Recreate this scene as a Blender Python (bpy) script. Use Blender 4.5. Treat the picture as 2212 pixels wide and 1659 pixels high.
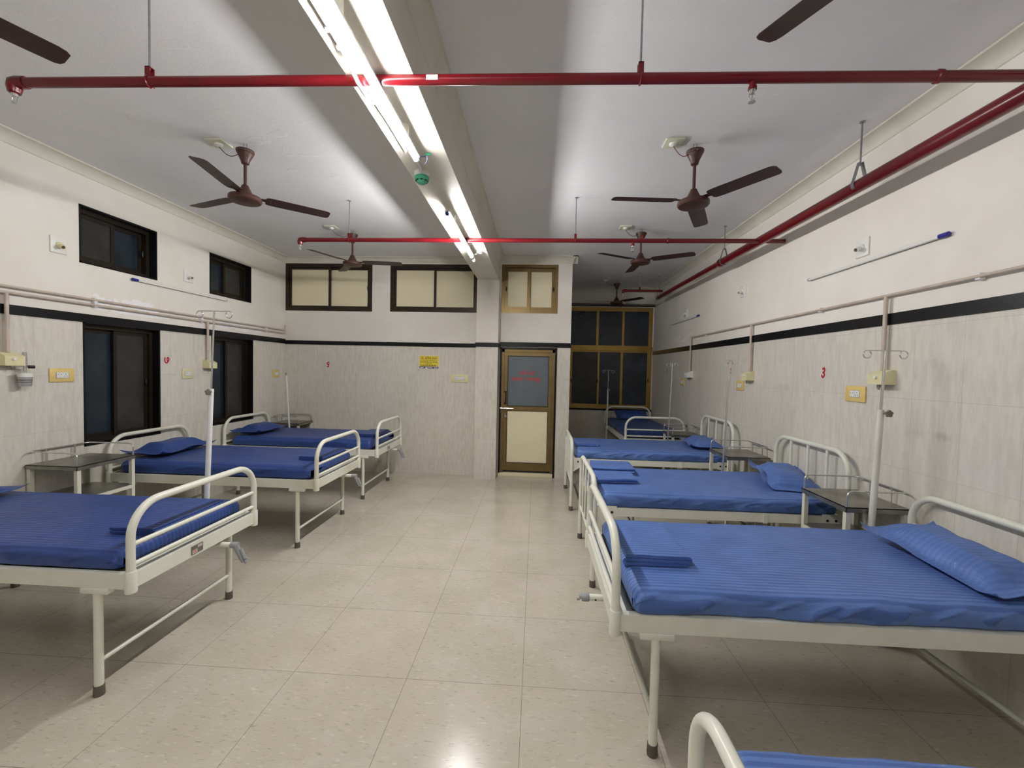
import bpy, bmesh, math, random
from mathutils import Vector, Matrix, noise
PI = math.pi
for o in list(bpy.data.objects): bpy.data.objects.remove(o)
scn = bpy.context.scene
COL = scn.collection

# ------------------------------------------------------------------ camera
F_PX, PITCH, YAW, ROLL, CAM_H = 913.6163, 0.0338824, 0.0565699, 0.0216947, 1.61278
def set_camera():
    cy, sy = math.cos(YAW), math.sin(YAW)
    fwd = Vector((-sy, cy, 0)); right = Vector((cy, sy, 0)); up = Vector((0, 0, 1))
    cp, sp = math.cos(PITCH), math.sin(PITCH)
    f2 = fwd*cp - up*sp; u2 = up*cp + fwd*sp
    cr, sr = math.cos(ROLL), math.sin(ROLL)
    r3 = right*cr + u2*sr; u3 = u2*cr - right*sr
    m = Matrix(((r3.x, u3.x, -f2.x, 0), (r3.y, u3.y, -f2.y, 0), (r3.z, u3.z, -f2.z, CAM_H), (0, 0, 0, 1)))
    cd = bpy.data.cameras.new('camera'); cd.sensor_fit = 'HORIZONTAL'; cd.sensor_width = 36
    cd.lens = 36*F_PX/2212; cd.clip_start = 0.02; cd.clip_end = 100
    c = bpy.data.objects.new('camera', cd); COL.objects.link(c); c.matrix_world = m
    scn.camera = c
set_camera()
# ------------------------------------------------------------------ world, exposure
w = bpy.data.worlds.new('night'); scn.world = w; w.use_nodes = True
w.node_tree.nodes['Background'].inputs[0].default_value = (0.02, 0.025, 0.035, 1)
w.node_tree.nodes['Background'].inputs[1].default_value = 0.25
scn.view_settings.view_transform = 'Standard'; scn.view_settings.look = 'None'
scn.view_settings.gamma = 1; scn.view_settings.use_curve_mapping = False
scn.view_settings.exposure = 1.65
cy = scn.cycles
cy.max_bounces = 6; cy.use_light_tree = False; cy.diffuse_bounces = 4; cy.glossy_bounces = 3; cy.transmission_bounces = 4; cy.caustics_reflective = False; cy.caustics_refractive = False
TUBE_POWER = 52.0
TUBE_COLOR = (1.0, 0.985, 0.985)

# ------------------------------------------------------------------ helpers
def S(*c):            # sRGB 0-255 -> linear
    return tuple(((v/255)/12.92 if v/255 <= .04045 else ((v/255+.055)/1.055)**2.4) for v in c)
MATS = {}
class NT:
    def __init__(s, name):
        s.m = bpy.data.materials.new(name); s.m.use_nodes = True
        s.t = s.m.node_tree; s.b = s.t.nodes['Principled BSDF']; s.l = s.t.links
    def n(s, ty, **k):
        nd = s.t.nodes.new(ty)
        for a, v in k.items():
            if a.startswith('i_'):
                key = a[2:]; key = int(key) if key.isdigit() else key
                s.inp(nd, key, v)
            else: setattr(nd, a, v)
        return nd
    def inp(s, nd, key, v):
        sk = nd.inputs[key]
        if hasattr(v, 'is_output') : s.l.new(v, sk)
        else: sk.default_value = v
    def math(s, op, a, b=None, c=None):
        nd = s.n('ShaderNodeMath', operation=op)
        s.inp(nd, 0, a)
        if b is not None: s.inp(nd, 1, b)
        if c is not None: s.inp(nd, 2, c)
        return nd.outputs[0]
    def mix(s, f, a, b):
        nd = s.n('ShaderNodeMix', data_type='RGBA')
        s.inp(nd, 0, f)
        s.inp(nd, 6, a if hasattr(a, 'is_output') else (*a, 1)); s.inp(nd, 7, b if hasattr(b, 'is_output') else (*b, 1))
        return nd.outputs[2]
    def noise(s, vec, scale, detail=3, rough=.5, out=0):
        nd = s.n('ShaderNodeTexNoise', i_Scale=scale, i_Detail=min(detail, 3), i_Roughness=rough)
        s.l.new(vec, nd.inputs['Vector']); return nd.outputs[out]
    def ramp(s, f, a, b):
        nd = s.n('ShaderNodeMapRange', interpolation_type='SMOOTHSTEP'); s.inp(nd, 0, f)
        nd.inputs[1].default_value = a; nd.inputs[2].default_value = b
        return nd.outputs[0]
    def coord(s, scale=None):
        tc = s.n('ShaderNodeTexCoord').outputs['Object']
        if scale:
            mp = s.n('ShaderNodeMapping'); s.l.new(tc, mp.inputs[0]); mp.inputs[3].default_value = scale; return mp.outputs[0]
        return tc
    def bump(s, h, strength, dist=.01):
        nd = s.n('ShaderNodeBump', i_Strength=strength, i_Distance=dist); s.l.new(h, nd.inputs['Height'])
        s.l.new(nd.outputs[0], s.b.inputs['Normal'])
    def base(s, v): s.inp(s.b, 'Base Color', v if hasattr(v, 'is_output') else (*v, 1))
    def set(s, **k):
        for a, v in k.items(): s.inp(s.b, a.replace('_', ' '), v)
def simple(name, col, rough=.5, metal=0, var=.12, scale=30, bump=0, **k):
    if name in MATS: return MATS[name]
    s = NT(name); c = s.coord(); f = s.noise(c, scale, 4, .6)
    d = tuple(x*(1-var) for x in col); u = tuple(min(1, x*(1+var)) for x in col)
    s.base(s.mix(s.ramp(f, .3, .7), d, u)); s.set(Roughness=rough, Metallic=metal, **k)
    if bump: s.bump(f, bump, .003)
    MATS[name] = s.m; return s.m

M_enamel = simple('cream_enamel', S(226, 226, 212), .32, var=.03, scale=12)
def enamel_worn():
    s = NT('worn_enamel'); c = s.coord(); f = s.noise(c, 14, 5, .7)
    g = s.noise(c, 3, 2)
    chip = s.math('GREATER_THAN', s.math('ADD', f, s.math('MULTIPLY', g, .35)), .93)
    s.base(s.mix(chip, s.mix(s.ramp(g, .35, .7), S(226, 226, 212), S(212, 208, 188)), S(60, 45, 32))); s.set(Roughness=.35)
    return s.m
M_enamel2 = enamel_worn()
M_white_tube = simple('white_painted_steel', S(225, 226, 226), .3, var=.03)
M_steel = simple('stainless_steel', S(150, 147, 140), .28, 1, var=.15, scale=8)
M_steel_dark = simple('dull_steel_sheet', S(150, 147, 138), .38, .85, var=.2, scale=6)
M_chrome = simple('chrome', S(215, 215, 212), .25, .9, var=.04)
M_zinc = simple('galvanised_steel', S(150, 152, 156), .35, .8, var=.12, scale=40)
M_rubber = simple('grey_rubber', S(92, 86, 78), .7)
M_greyplastic = simple('grey_plastic', S(150, 152, 155), .45, var=.06)
M_knob = simple('dull_grey_knob', S(120, 116, 104), .6)
M_red = simple('red_enamel_pipe', S(104, 13, 22), .25, var=.1, scale=9)
M_brown = simple('brown_fan_enamel', S(70, 39, 32), .45, var=.08)
M_browndark = simple('dark_brown_blade', S(56, 32, 29), .45, var=.08)
M_black = simple('black_hole', S(14, 14, 16), .5)
M_black_gran = simple('black_granite', S(15, 15, 20), .3, var=.4, scale=120, Specular_IOR_Level=.3)
M_bronze = simple('dark_bronze_aluminium', S(50, 42, 34), .38, .6, var=.1, scale=15)
M_bronze2 = simple('dark_bronze_frame', S(58, 50, 42), .35, .6, var=.1, scale=15)
M_gold = simple('gold_anodised_aluminium', S(168, 138, 72), .36, .75, var=.1, scale=5)
M_golddull = simple('dull_gold_aluminium', S(128, 108, 70), .4, .75, var=.1, scale=5)
M_creampanel = simple('cream_laminate', S(232, 224, 190), .5, var=.02, scale=3)
M_greypanel = simple('grey_frosted_film', S(96, 106, 112), .35, var=.08, scale=4)
M_plate_y = simple('yellow_cream_plastic', S(226, 198, 122), .4, var=.03)
M_plate_c = simple('pale_cream_plastic', S(224, 217, 172), .4, var=.03)
M_whiteplastic = simple('white_plastic', S(232, 232, 226), .4, var=.02)
M_bluecap = simple('blue_plastic', S(40, 38, 140), .4)
M_redpaint = simple('red_paint', S(176, 20, 34), .5, var=.05)
M_redtext = simple('red_lettering', S(205, 48, 40), .5, var=.05)
M_green = simple('green_plastic', S(70, 178, 142), .4, var=.04)
M_copper = simple('painted_gas_pipe', S(196, 182, 166), .45, var=.1, scale=12)
M_wire_dark = simple('dark_cable', S(50, 48, 46), .5)
M_wire_red = simple('red_cable', S(120, 40, 42), .5)
M_sign_y = simple('yellow_sign', S(226, 208, 60), .5, var=.03)
M_navy = simple('navy_sign', S(38, 34, 92), .5, var=.03)
M_pvc = simple('white_pvc', S(226, 224, 228), .4, var=.02)
M_clearbottle = simple('frosted_clear_plastic', S(205, 206, 205), .2, var=.03, Transmission_Weight=.55)
def dark_glass(name, c, r):
    s = NT(name); co = s.coord((1, 1, 1)); f = s.noise(co, 3, 4, .6)
    s.base(s.mix(s.ramp(f, .3, .75), tuple(x*.7 for x in c), tuple(x*1.4 for x in c)))
    s.set(Roughness=r, Transmission_Weight=.25, IOR=1.45); return s.m
M_glass_blue = dark_glass('blue_tinted_glass', S(38, 50, 60), .22)
M_glass_grey = dark_glass('grey_tinted_glass', S(58, 57, 54), .3)
M_glass_alcove = dark_glass('smoky_window_glass', S(52, 60, 70), .25)

def fabric(name, axis, d, l, soft=0):
    s = NT(name); co = s.coord(); sx = s.n('ShaderNodeSeparateXYZ'); s.l.new(co, sx.inputs[0])
    wob = s.math('MULTIPLY', s.math('SUBTRACT', s.noise(s.coord((1, 3, 3) if axis else (4, 2, 3)), 2.5, 2), .5), .03)
    y = s.math('ADD', sx.outputs[axis], wob)
    st = s.ramp(s.math('SINE', s.math('MULTIPLY', y, 2*PI/.026)), -.35, .35)
    if soft: st = s.math('MULTIPLY_ADD', st, .4, .25)
    f = s.ramp(s.noise(co, 6, 4, .6), .3, .7)
    k = lambda c, q: tuple(v*q for v in c)
    s.base(s.mix(st, s.mix(f, k(d, .92), k(d, 1.08)), s.mix(f, k(l, .93), k(l, 1.07)))); s.set(Roughness=s.math('MULTIPLY_ADD', st, -.14, .56))
    s.set(Sheen_Weight=.05, Sheen_Roughness=.4, Specular_IOR_Level=.32)
    s.bump(s.noise(s.coord((1, 2.2, 2)), 9, 5, .55), .4, .02); return s.m
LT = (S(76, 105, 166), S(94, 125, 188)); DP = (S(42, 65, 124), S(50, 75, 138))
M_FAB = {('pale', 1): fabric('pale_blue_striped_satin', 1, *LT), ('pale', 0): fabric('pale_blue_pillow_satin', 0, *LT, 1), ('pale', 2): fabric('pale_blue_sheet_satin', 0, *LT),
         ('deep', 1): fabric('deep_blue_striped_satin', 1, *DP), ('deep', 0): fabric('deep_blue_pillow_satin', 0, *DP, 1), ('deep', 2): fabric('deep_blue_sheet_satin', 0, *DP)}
def wall_mat(name, axis, band, patches=()):
    """painted plaster above the granite band, vertically grained cream tiles below"""
    s = NT(name); co = s.coord(); sx = s.n('ShaderNodeSeparateXYZ'); s.l.new(co, sx.inputs[0])
    u = sx.outputs[axis]; z = sx.outputs[2]
    cb = s.n('ShaderNodeCombineXYZ'); s.l.new(u, cb.inputs[0]); s.l.new(s.math('ADD', z, .445-.15), cb.inputs[1])
    br = s.n('ShaderNodeTexBrick', offset=0, squash=1)
    s.l.new(cb.outputs[0], br.inputs['Vector'])
    for k, v in dict(Scale=1, Mortar_Size=.0012, Mortar_Smooth=.3, Bias=0, Brick_Width=.305, Row_Height=.445).items(): br.inputs[k.replace('_', ' ')].default_value = v
    br.inputs['Color1'].default_value = (0, 0, 0, 1); br.inputs['Color2'].default_value = (1, 1, 1, 1)
    grain = s.noise(s.coord((9, 9, 1.8)), 4, 6, .6)
    blot = s.noise(s.coord((1.5, 1.5, .7)), 2.2, 4, .6)
    tile = s.mix(s.ramp(grain, .3, .72), S(204, 199, 187), S(221, 216, 205))
    tile = s.mix(s.math('MULTIPLY', s.ramp(blot, .45, .75), .5), tile, S(214, 208, 192))
    tv = s.math('MULTIPLY', br.outputs['Color'], .25); tile = s.mix(tv, tile, S(222, 219, 209))
    jf = s.math('MULTIPLY', br.outputs['Fac'], .4)
    tile = s.mix(jf, tile, S(132, 124, 112))
    pb = s.noise(co, 1.4, 4, .6)
    paint = s.mix(s.ramp(pb, .35, .7), S(228, 223, 213), S(235, 231, 223))
    for (u0, u1, z0, z1, th) in patches:
        mu = s.math('MULTIPLY', s.ramp(u, u0, u0+.12), s.math('SUBTRACT', 1, s.ramp(u, u1-.12, u1)))
        mz = s.math('MULTIPLY', s.ramp(z, z0-.02, z0+.05), s.math('SUBTRACT', 1, s.ramp(z, z1-.16, z1)))
        nz = s.noise(s.coord((1, 1, 2)), 5, 5, .6)
        m = s.math('GREATER_THAN', s.math('MULTIPLY', s.math('MULTIPLY', mu, mz), nz), th)
        paint = s.mix(m, paint, S(240, 240, 242))
    lower = s.math('LESS_THAN', z, band)
    s.base(s.mix(lower, paint, tile)); s.set(Roughness=s.math('MULTIPLY_ADD', lower, -.27, .62))
    b = s.math('ADD', s.math('MULTIPLY', s.noise(co, 60, 3), .3), s.math('MULTIPLY', s.math('SUBTRACT', 1, br.outputs['Fac']), s.math('MULTIPLY', lower, .5)))
    s.bump(b, .25, .004); return s.m
M_wall_l = wall_mat('wall_finish_left', 1, 1.96, [(3.4, 4.35, 2.03, 2.31, .40), (4.85, 5.85, 2.02, 2.27, .42)])
M_wall_b = wall_mat('wall_finish_back', 0, 1.95, [(-2.0, -1.1, 1.98, 2.12, .5)])
M_wall_r = wall_mat('wall_finish_right', 1, 1.98, [(6.2, 7.3, 2.08, 2.36, .55)])
def paint_mat():
    s = NT('cream_gloss_paint'); co = s.coord(); f = s.noise(co, 2.5, 4, .6)
    s.base(s.mix(s.ramp(f, .3, .7), S(208, 204, 190), S(218, 214, 202))); s.set(Roughness=.5)
    s.bump(s.noise(co, 25, 3), .12, .004); return s.m
M_paint = paint_mat()
def ceiling_mat():
    s = NT('rough_ceiling_plaster'); co = s.coord(); f = s.noise(co, .8, 4, .6); g = s.noise(co, 70, 4, .7)
    c = s.mix(s.ramp(f, .3, .7), S(222, 222, 224), S(230, 230, 232))
    s.base(c); s.set(Roughness=.8)
    r = s.noise(s.coord((1, 1, 1)), 4, 3, .5)
    mk = s.ramp(s.noise(s.coord((1, 2.2, 1)), 3.1, 2, .4), .62, .66)
    s.bump(s.math('ADD', s.math('ADD', s.math('MULTIPLY', g, .35), s.math('MULTIPLY', r, .8)), s.math('MULTIPLY', mk, .25)), .4, .008); return s.m
M_ceil = ceiling_mat()
def floor_mat():
    s = NT('vitrified_floor_tiles'); co = s.coord()
    mp = s.n('ShaderNodeMapping'); s.l.new(co, mp.inputs[0]); mp.inputs[1].default_value = (.0336+6, -2.106+6, 0)
    br = s.n('ShaderNodeTexBrick', offset=0, squash=1); s.l.new(mp.outputs[0], br.inputs['Vector'])
    for k, v in dict(Scale=1, Mortar_Size=.0012, Mortar_Smooth=.2, Bias=0, Brick_Width=.6, Row_Height=.6).items(): br.inputs[k.replace('_', ' ')].default_value = v
    br.inputs['Color1'].default_value = (0, 0, 0, 1); br.inputs['Color2'].default_value = (1, 1, 1, 1)
    a = s.noise(s.coord((1, 1, 1)), 2.5, 4, .6)
    col = s.mix(s.ramp(a, .35, .7), S(190, 183, 165), S(201, 194, 178))
    fl = s.n('ShaderNodeMapping'); s.l.new(co, fl.inputs[0]); fl.inputs[2].default_value = (0, 0, .6); fl.inputs[3].default_value = (1, 3.6, 1)
    f1 = s.noise(fl.outputs[0], 19, 6, .75)
    col = s.mix(s.math('MULTIPLY', s.ramp(f1, .55, .70), .5), col, S(128, 120, 100))
    f2 = s.noise(fl.outputs[0], 17, 5, .7)
    col = s.mix(s.math('MULTIPLY', s.ramp(f2, .56, .72), .5), col, S(232, 226, 212))
    col = s.mix(s.math('MULTIPLY', br.outputs['Color'], .18), col, S(206, 196, 176))
    col = s.mix(s.math('MULTIPLY', br.outputs['Fac'], .8), col, S(92, 84, 72))
    s.base(col); s.set(Roughness=.2, Specular_IOR_Level=.5)
    s.bump(s.noise(co, 3, 2), .02, .01); return s.m
M_floor = floor_mat()
def emis(k):
    s = NT('lit_tube'); s.base((1, 1, 1)); s.b.inputs['Emission Color'].default_value = (*TUBE_COLOR, 1)
    s.b.inputs['Emission Strength'].default_value = TUBE_POWER*k; return s.m

# ---- mesh building
class MB:
    def __init__(s): s.bm = bmesh.new()
    def box(s, x0, x1, y0, y1, z0, z1, rot=None, org=None, bev=0):
        r = bmesh.ops.create_cube(s.bm, size=1)
        vs = r['verts']
        for v in vs: v.co = Vector(((x0+x1)/2+v.co.x*(x1-x0), (y0+y1)/2+v.co.y*(y1-y0), (z0+z1)/2+v.co.z*(z1-z0)))
        if bev:
            es = list({e for v in vs for e in v.link_edges})
            g = bmesh.ops.bevel(s.bm, geom=es, offset=bev, segments=2, affect='EDGES', profile=.5)
            vs = list({v for v in g['verts']} | {v for v in vs if v.is_valid})
        if rot is not None:
            o = Vector(org or (0, 0, 0))
            for v in vs: v.co = o + rot @ (v.co-o)
        return s
    def tube(s, pts, r, seg=12, closed=False, caps=True):
        pts = [Vector(p) for p in pts]; n = len(pts)
        rr = r if isinstance(r, (list, tuple)) else [r]*n
        rings = []; up = None
        for i, p in enumerate(pts):
            if closed: t = (pts[(i+1) % n]-pts[i-1]).normalized()
            else: t = ((pts[i+1]-p) if i == 0 else (p-pts[i-1]) if i == n-1 else ((pts[i+1]-p).normalized()+(p-pts[i-1]).normalized())).normalized()
            if up is None:
                up = Vector((0, 0, 1)) if abs(t.z) < .9 else Vector((1, 0, 0))
            up = (up-t*up.dot(t)).normalized(); sd = t.cross(up)
            k = 1.0
            if 0 < i < n-1 and not closed:
                c = (pts[i+1]-p).normalized().dot(t); k = 1/max(c, .5)
            rings.append([s.bm.verts.new(p+(up*math.cos(a)+sd*math.sin(a))*rr[i]*(1 if k < 1.02 else 1)) for a in [2*PI*j/seg for j in range(seg)]])
        m = n if closed else n-1
        for i in range(m):
            a, b = rings[i], rings[(i+1) % n]
            for j in range(seg): s.bm.faces.new((a[j], a[(j+1) % seg], b[(j+1) % seg], b[j]))
        if caps and not closed:
            s.bm.faces.new(rings[0][::-1]); s.bm.faces.new(rings[-1])
        return s
    def lathe(s, prof, org=(0, 0, 0), axis=(0, 0, 1), seg=24):
        ax = Vector(axis).normalized(); o = Vector(org)
        a = Vector((1, 0, 0)) if abs(ax.x) < .9 else Vector((0, 1, 0)); u = (a-ax*a.dot(ax)).normalized(); v = ax.cross(u)
        rings = []
        for r, h in prof:
            if r < 1e-5: rings.append([s.bm.verts.new(o+ax*h)])
            else: rings.append([s.bm.verts.new(o+ax*h+(u*math.cos(t)+v*math.sin(t))*r) for t in [2*PI*j/seg for j in range(seg)]])
        for a_, b_ in zip(rings, rings[1:]):
            for j in range(seg):
                k = (j+1) % seg
                if len(a_) == 1 and len(b_) == 1: continue
                if len(a_) == 1: s.bm.faces.new((a_[0], b_[k], b_[j]))
                elif len(b_) == 1: s.bm.faces.new((a_[j], a_[k], b_[0]))
                else: s.bm.faces.new((a_[j], a_[k], b_[k], b_[j]))
        if len(rings[0]) > 1: s.bm.faces.new(rings[0][::-1])
        if len(rings[-1]) > 1: s.bm.faces.new(rings[-1])
        return s
    def prism(s, poly, a, b, fn):
        """poly 2d points; fn(u,v,t) -> xyz; extruded from t=a to t=b"""
        A = [s.bm.verts.new(fn(u, v, a)) for u, v in poly]; B = [s.bm.verts.new(fn(u, v, b)) for u, v in poly]
        n = len(poly)
        s.bm.faces.new(A); s.bm.faces.new(B[::-1])
        for i in range(n): s.bm.faces.new((A[i], B[i], B[(i+1) % n], A[(i+1) % n]))
        return s
    def build(s, name, mat, parent=None, smooth=35, loc=None):
        bmesh.ops.recalc_face_normals(s.bm, faces=s.bm.faces)
        me = bpy.data.meshes.new(name); s.bm.to_mesh(me); s.bm.free()
        me.materials.append(mat)
        if smooth:
            me.polygons.foreach_set('use_smooth', [True]*len(me.polygons)); me.set_sharp_from_angle(angle=math.radians(smooth))
        o = bpy.data.objects.new(name, me); COL.objects.link(o)
        if parent: o.parent = parent
        if loc: o.location = loc
        return o
def empty(name, loc=(0, 0, 0), rz=0, rot=None):
    o = bpy.data.objects.new(name, None); COL.objects.link(o); o.location = loc
    o.rotation_euler = rot if rot else (0, 0, rz); o.empty_display_size = .1; return o
def tag(o, label=None, cat=None, group=None, kind=None):
    if label: o['label'] = label
    if cat: o['category'] = cat
    if group: o['group'] = group
    if kind: o['kind'] = kind
    return o
def struct(o, label=None): o['kind'] = 'structure'; (label and o.__setitem__('label', label)); return o
def arc(c, r, a0, a1, n, fn):
    return [fn(c[0]+r*math.cos(a0+(a1-a0)*i/n), c[1]+r*math.sin(a0+(a1-a0)*i/n)) for i in range(n+1)]
def text(body, size, mat, parent, mtx, name='lettering', extrude=.0006, offset=0, align='CENTER', sx=1):
    cu = bpy.data.curves.new('t', 'FONT'); cu.body = body; cu.size = size; cu.extrude = extrude; cu.offset = offset
    cu.align_x = align; cu.align_y = 'CENTER'; cu.resolution_u = 3
    t = bpy.data.objects.new('t', cu); COL.objects.link(t)
    bpy.context.view_layer.update(); dg = bpy.context.evaluated_depsgraph_get()
    me = bpy.data.meshes.new_from_object(t.evaluated_get(dg)); bpy.data.objects.remove(t)
    me.name = name; me.materials.clear(); me.materials.append(mat)
    me.transform(mtx @ Matrix.Diagonal((sx, 1, 1, 1)))
    o = bpy.data.objects.new(name, me); COL.objects.link(o)
    if parent: o.parent = parent
    return o
def frame_on_x(x, y, z, sgn, rz=0):
    """text frame on a wall whose normal is sgn*X"""
    r = Matrix(((0, 0, sgn), (sgn, 0, 0), (0, 1, 0))).to_4x4()
    return Matrix.Translation((x, y, z)) @ r
def frame_on_y(x, y, z):       # wall facing -Y
    r = Matrix(((1, 0, 0), (0, 0, -1), (0, 1, 0))).to_4x4()
    return Matrix.Translation((x, y, z)) @ r

# ------------------------------------------------------------------ room shell
XL, XR, YB, YD, YA, XC, YF = -3.87, 2.32, 6.31, 6.33, 8.62, .50, -5.2
ZL, ZR = 3.262, 3.29
BX0, BX1, BZ = -.87, -.57, 2.90        # central beam
def wall_holes(name, mat, a0, a1, z0, z1, holes, fn, th):
    """fn(a, z, d): a along wall, z up, d depth behind the face"""
    As = sorted({a0, a1, *[h[0] for h in holes], *[h[1] for h in holes]}); Zs = sorted({z0, z1, *[h[2] for h in holes], *[h[3] for h in holes]})
    b = MB(); bm = b.bm; cache = {}
    def V(a, z, d):
        k = (round(a, 5), round(z, 5), round(d, 5))
        if k not in cache: cache[k] = bm.verts.new(fn(a, z, d))
        return cache[k]
    for i in range(len(As)-1):
        for j in range(len(Zs)-1):
            am, zm = (As[i]+As[i+1])/2, (Zs[j]+Zs[j+1])/2
            if any(h[0] < am < h[1] and h[2] < zm < h[3] for h in holes): continue
            for d in (0, th):
                bm.faces.new((V(As[i], Zs[j], d), V(As[i+1], Zs[j], d), V(As[i+1], Zs[j+1], d), V(As[i], Zs[j+1], d)))
    bm.edges.ensure_lookup_table()
    for e in [e for e in bm.edges if len(e.link_faces) == 1]:
        v0, v1 = e.verts
        k0 = [k for k, v in cache.items() if v is v0][0]
        k1 = [k for k, v in cache.items() if v is v1][0]
        if k0[2] == 0:
            bm.faces.new((v0, v1, V(k1[0], k1[1], th), V(k0[0], k0[1], th)))
    return struct(b.build(name, mat, smooth=0))
holesL = [(3.385, 4.12, 2.44, 2.93), (4.81, 5.54, 2.434, 2.917), (3.405, 4.148, .87, 1.945), (4.835, 5.58, .86, 1.945)]
wall_holes('wall_left', M_wall_l, YF-.2, YB+.2, 0, ZL+.1, holesL, lambda a, z, d: (XL-d, a, z), .22)
holesB = [(-3.866, -2.505, 2.445, 3.165), (-2.23, -.88, 2.45, 3.165)]
wall_holes('wall_back', M_wall_b, XL-.22, -.56, 0, ZL+.1, holesB, lambda a, z, d: (a, YB+d, z), .2)
holesD = [(-.545, .295, 0, 1.925), (-.56, .295, 2.456, 3.175)]
wall_holes('wall_door', M_wall_b, -.56, XC, 0, ZR+.1, [(-.545, .295, 0.0, 1.925), (-.545, .295, 2.456, 3.175)], lambda a, z, d: (a, YD+d, z), .17)
b = MB(); b.box(.30, XC, YD+.17, YA+.2, 0, ZR+.1); struct(b.build('wall_alcove_side', M_wall_r, smooth=0))
wall_holes('wall_alcove_back', M_wall_b, XC, XR+.2, 0, ZR+.1, [(.56, 2.30, .87, 2.90)], lambda a, z, d: (a, YA+d, z), .2)
b = MB(); b.box(XR, XR+.2, YF-.2, YA, 0, ZR+.1); struct(b.build('wall_right', M_wall_r, smooth=0))
b = MB(); b.box(XL, XR, YF-.2, YF, 0, ZR+.1); struct(b.build('wall_front', M_wall_b, smooth=0))
b = MB(); b.box(XL-.22, XR+.2, YF-.2, YA+.2, -.1, 0); struct(b.build('floor', M_floor, smooth=0))
b = MB(); b.box(XL-.22, BX1, YF-.2, YD+.17, ZL, ZL+.15); b.box(BX1, XR+.2, YF-.2, YA+.2, ZR, ZR+.15)
struct(b.build('ceiling', M_ceil, smooth=0))
b = MB(); b.box(BX0, BX1, YF, YB, BZ, ZR-.001); struct(b.build('ceiling_beam', M_paint, smooth=0))
b = MB(); b.box(-.88, -.56, 6.10, YB, 0, BZ); struct(b.build('wall_pillar', M_wall_b, smooth=0))
# cornices (cove profile) -----
def cove(pr, dr):      # (out, down)
    p = [(0, 0), (pr, 0), (pr, .012), (pr-.012, .014)]
    for i in range(1, 8):
        t = i/8*PI/2; p.append(((pr-.012)*(1-math.sin(t))+.006, .014+(dr-.02)*(1-math.cos(t))))
    p += [(.006, dr-.004), (0, dr)]
    return p
def cornice(name, a, b_, zc, fn, pr=.075, dr=.09):
    m = MB(); m.prism([(u, zc-v) for u, v in cove(pr, dr)], a, b_, fn); struct(m.build(name, M_paint, smooth=40))
cornice('trim_1', YF, YB, ZL, lambda u, v, t: (XL+u, t, v))
cornice('trim_2', XL, BX0, ZL, lambda u, v, t: (t, YB-u, v), .06, .085)
cornice('trim_3', YF, YA, ZR, lambda u, v, t: (XR-u, t, v), .085, .085)
cornice('trim_4', YF, YB, ZR, lambda u, v, t: (BX1+u, t, v), .05, .19)
cornice('trim_5', BX1, XC+.075, ZR, lambda u, v, t: (t, YD-u, v), .085, .10)
cornice('trim_6', YD-.085, YA, ZR, lambda u, v, t: (XC+u, t, v), .075, .10)
cornice('trim_7', XC, XR, ZR, lambda u, v, t: (t, YA-u, v), .085, .09)
# granite bands
def band(name, x0, x1, y0, y1, z0, z1):
    m = MB(); m.box(x0, x1, y0, y1, z0, z1); struct(m.build(name, M_black_gran, smooth=0))
band('trim_8', XL-.01, XL+.01, YF, YB, 1.94, 2.01)
band('trim_9', XL+.01, -.88, YB-.01, YB+.01, 1.932, 1.99)
m = MB(); m.box(-.89, -.55, 6.09, 6.10, 1.935, 1.995); m.box(-.89, -.88, 6.10, YB-.01, 1.935, 1.995); m.box(-.56, -.55, 6.10, YD, 1.935, 1.995)
struct(m.build('trim_10', M_black_gran, smooth=0))
m = MB(); m.box(-.55, XC+.01, YD-.01, YD+.005, 1.953, 2.023); m.box(XC, XC+.01, YD, YA, 1.953, 2.023)
struct(m.build('trim_11', M_black_gran, smooth=0))
band('trim_12', XR-.01, XR+.01, YF, YA, 1.962, 2.035)
# raised tile edge lines (thin white top of the tile dado)
# black granite jambs lining the left wall openings
def liner(name, a0, a1, z0, z1, fn, t=.014, d=.2):
    m = MB()
    for q in ((a0, a0+t, z0, z1), (a1-t, a1, z0, z1), (a0, a1, z0, z0+t), (a0, a1, z1-t, z1)):
        A = fn(q[0], q[2], -.003); B = fn(q[1], q[3], d)
        m.box(min(A[0], B[0]), max(A[0], B[0]), min(A[1], B[1]), max(A[1], B[1]), min(A[2], B[2]), max(A[2], B[2]))
    struct(m.build(name, M_black_gran, smooth=0))

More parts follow.
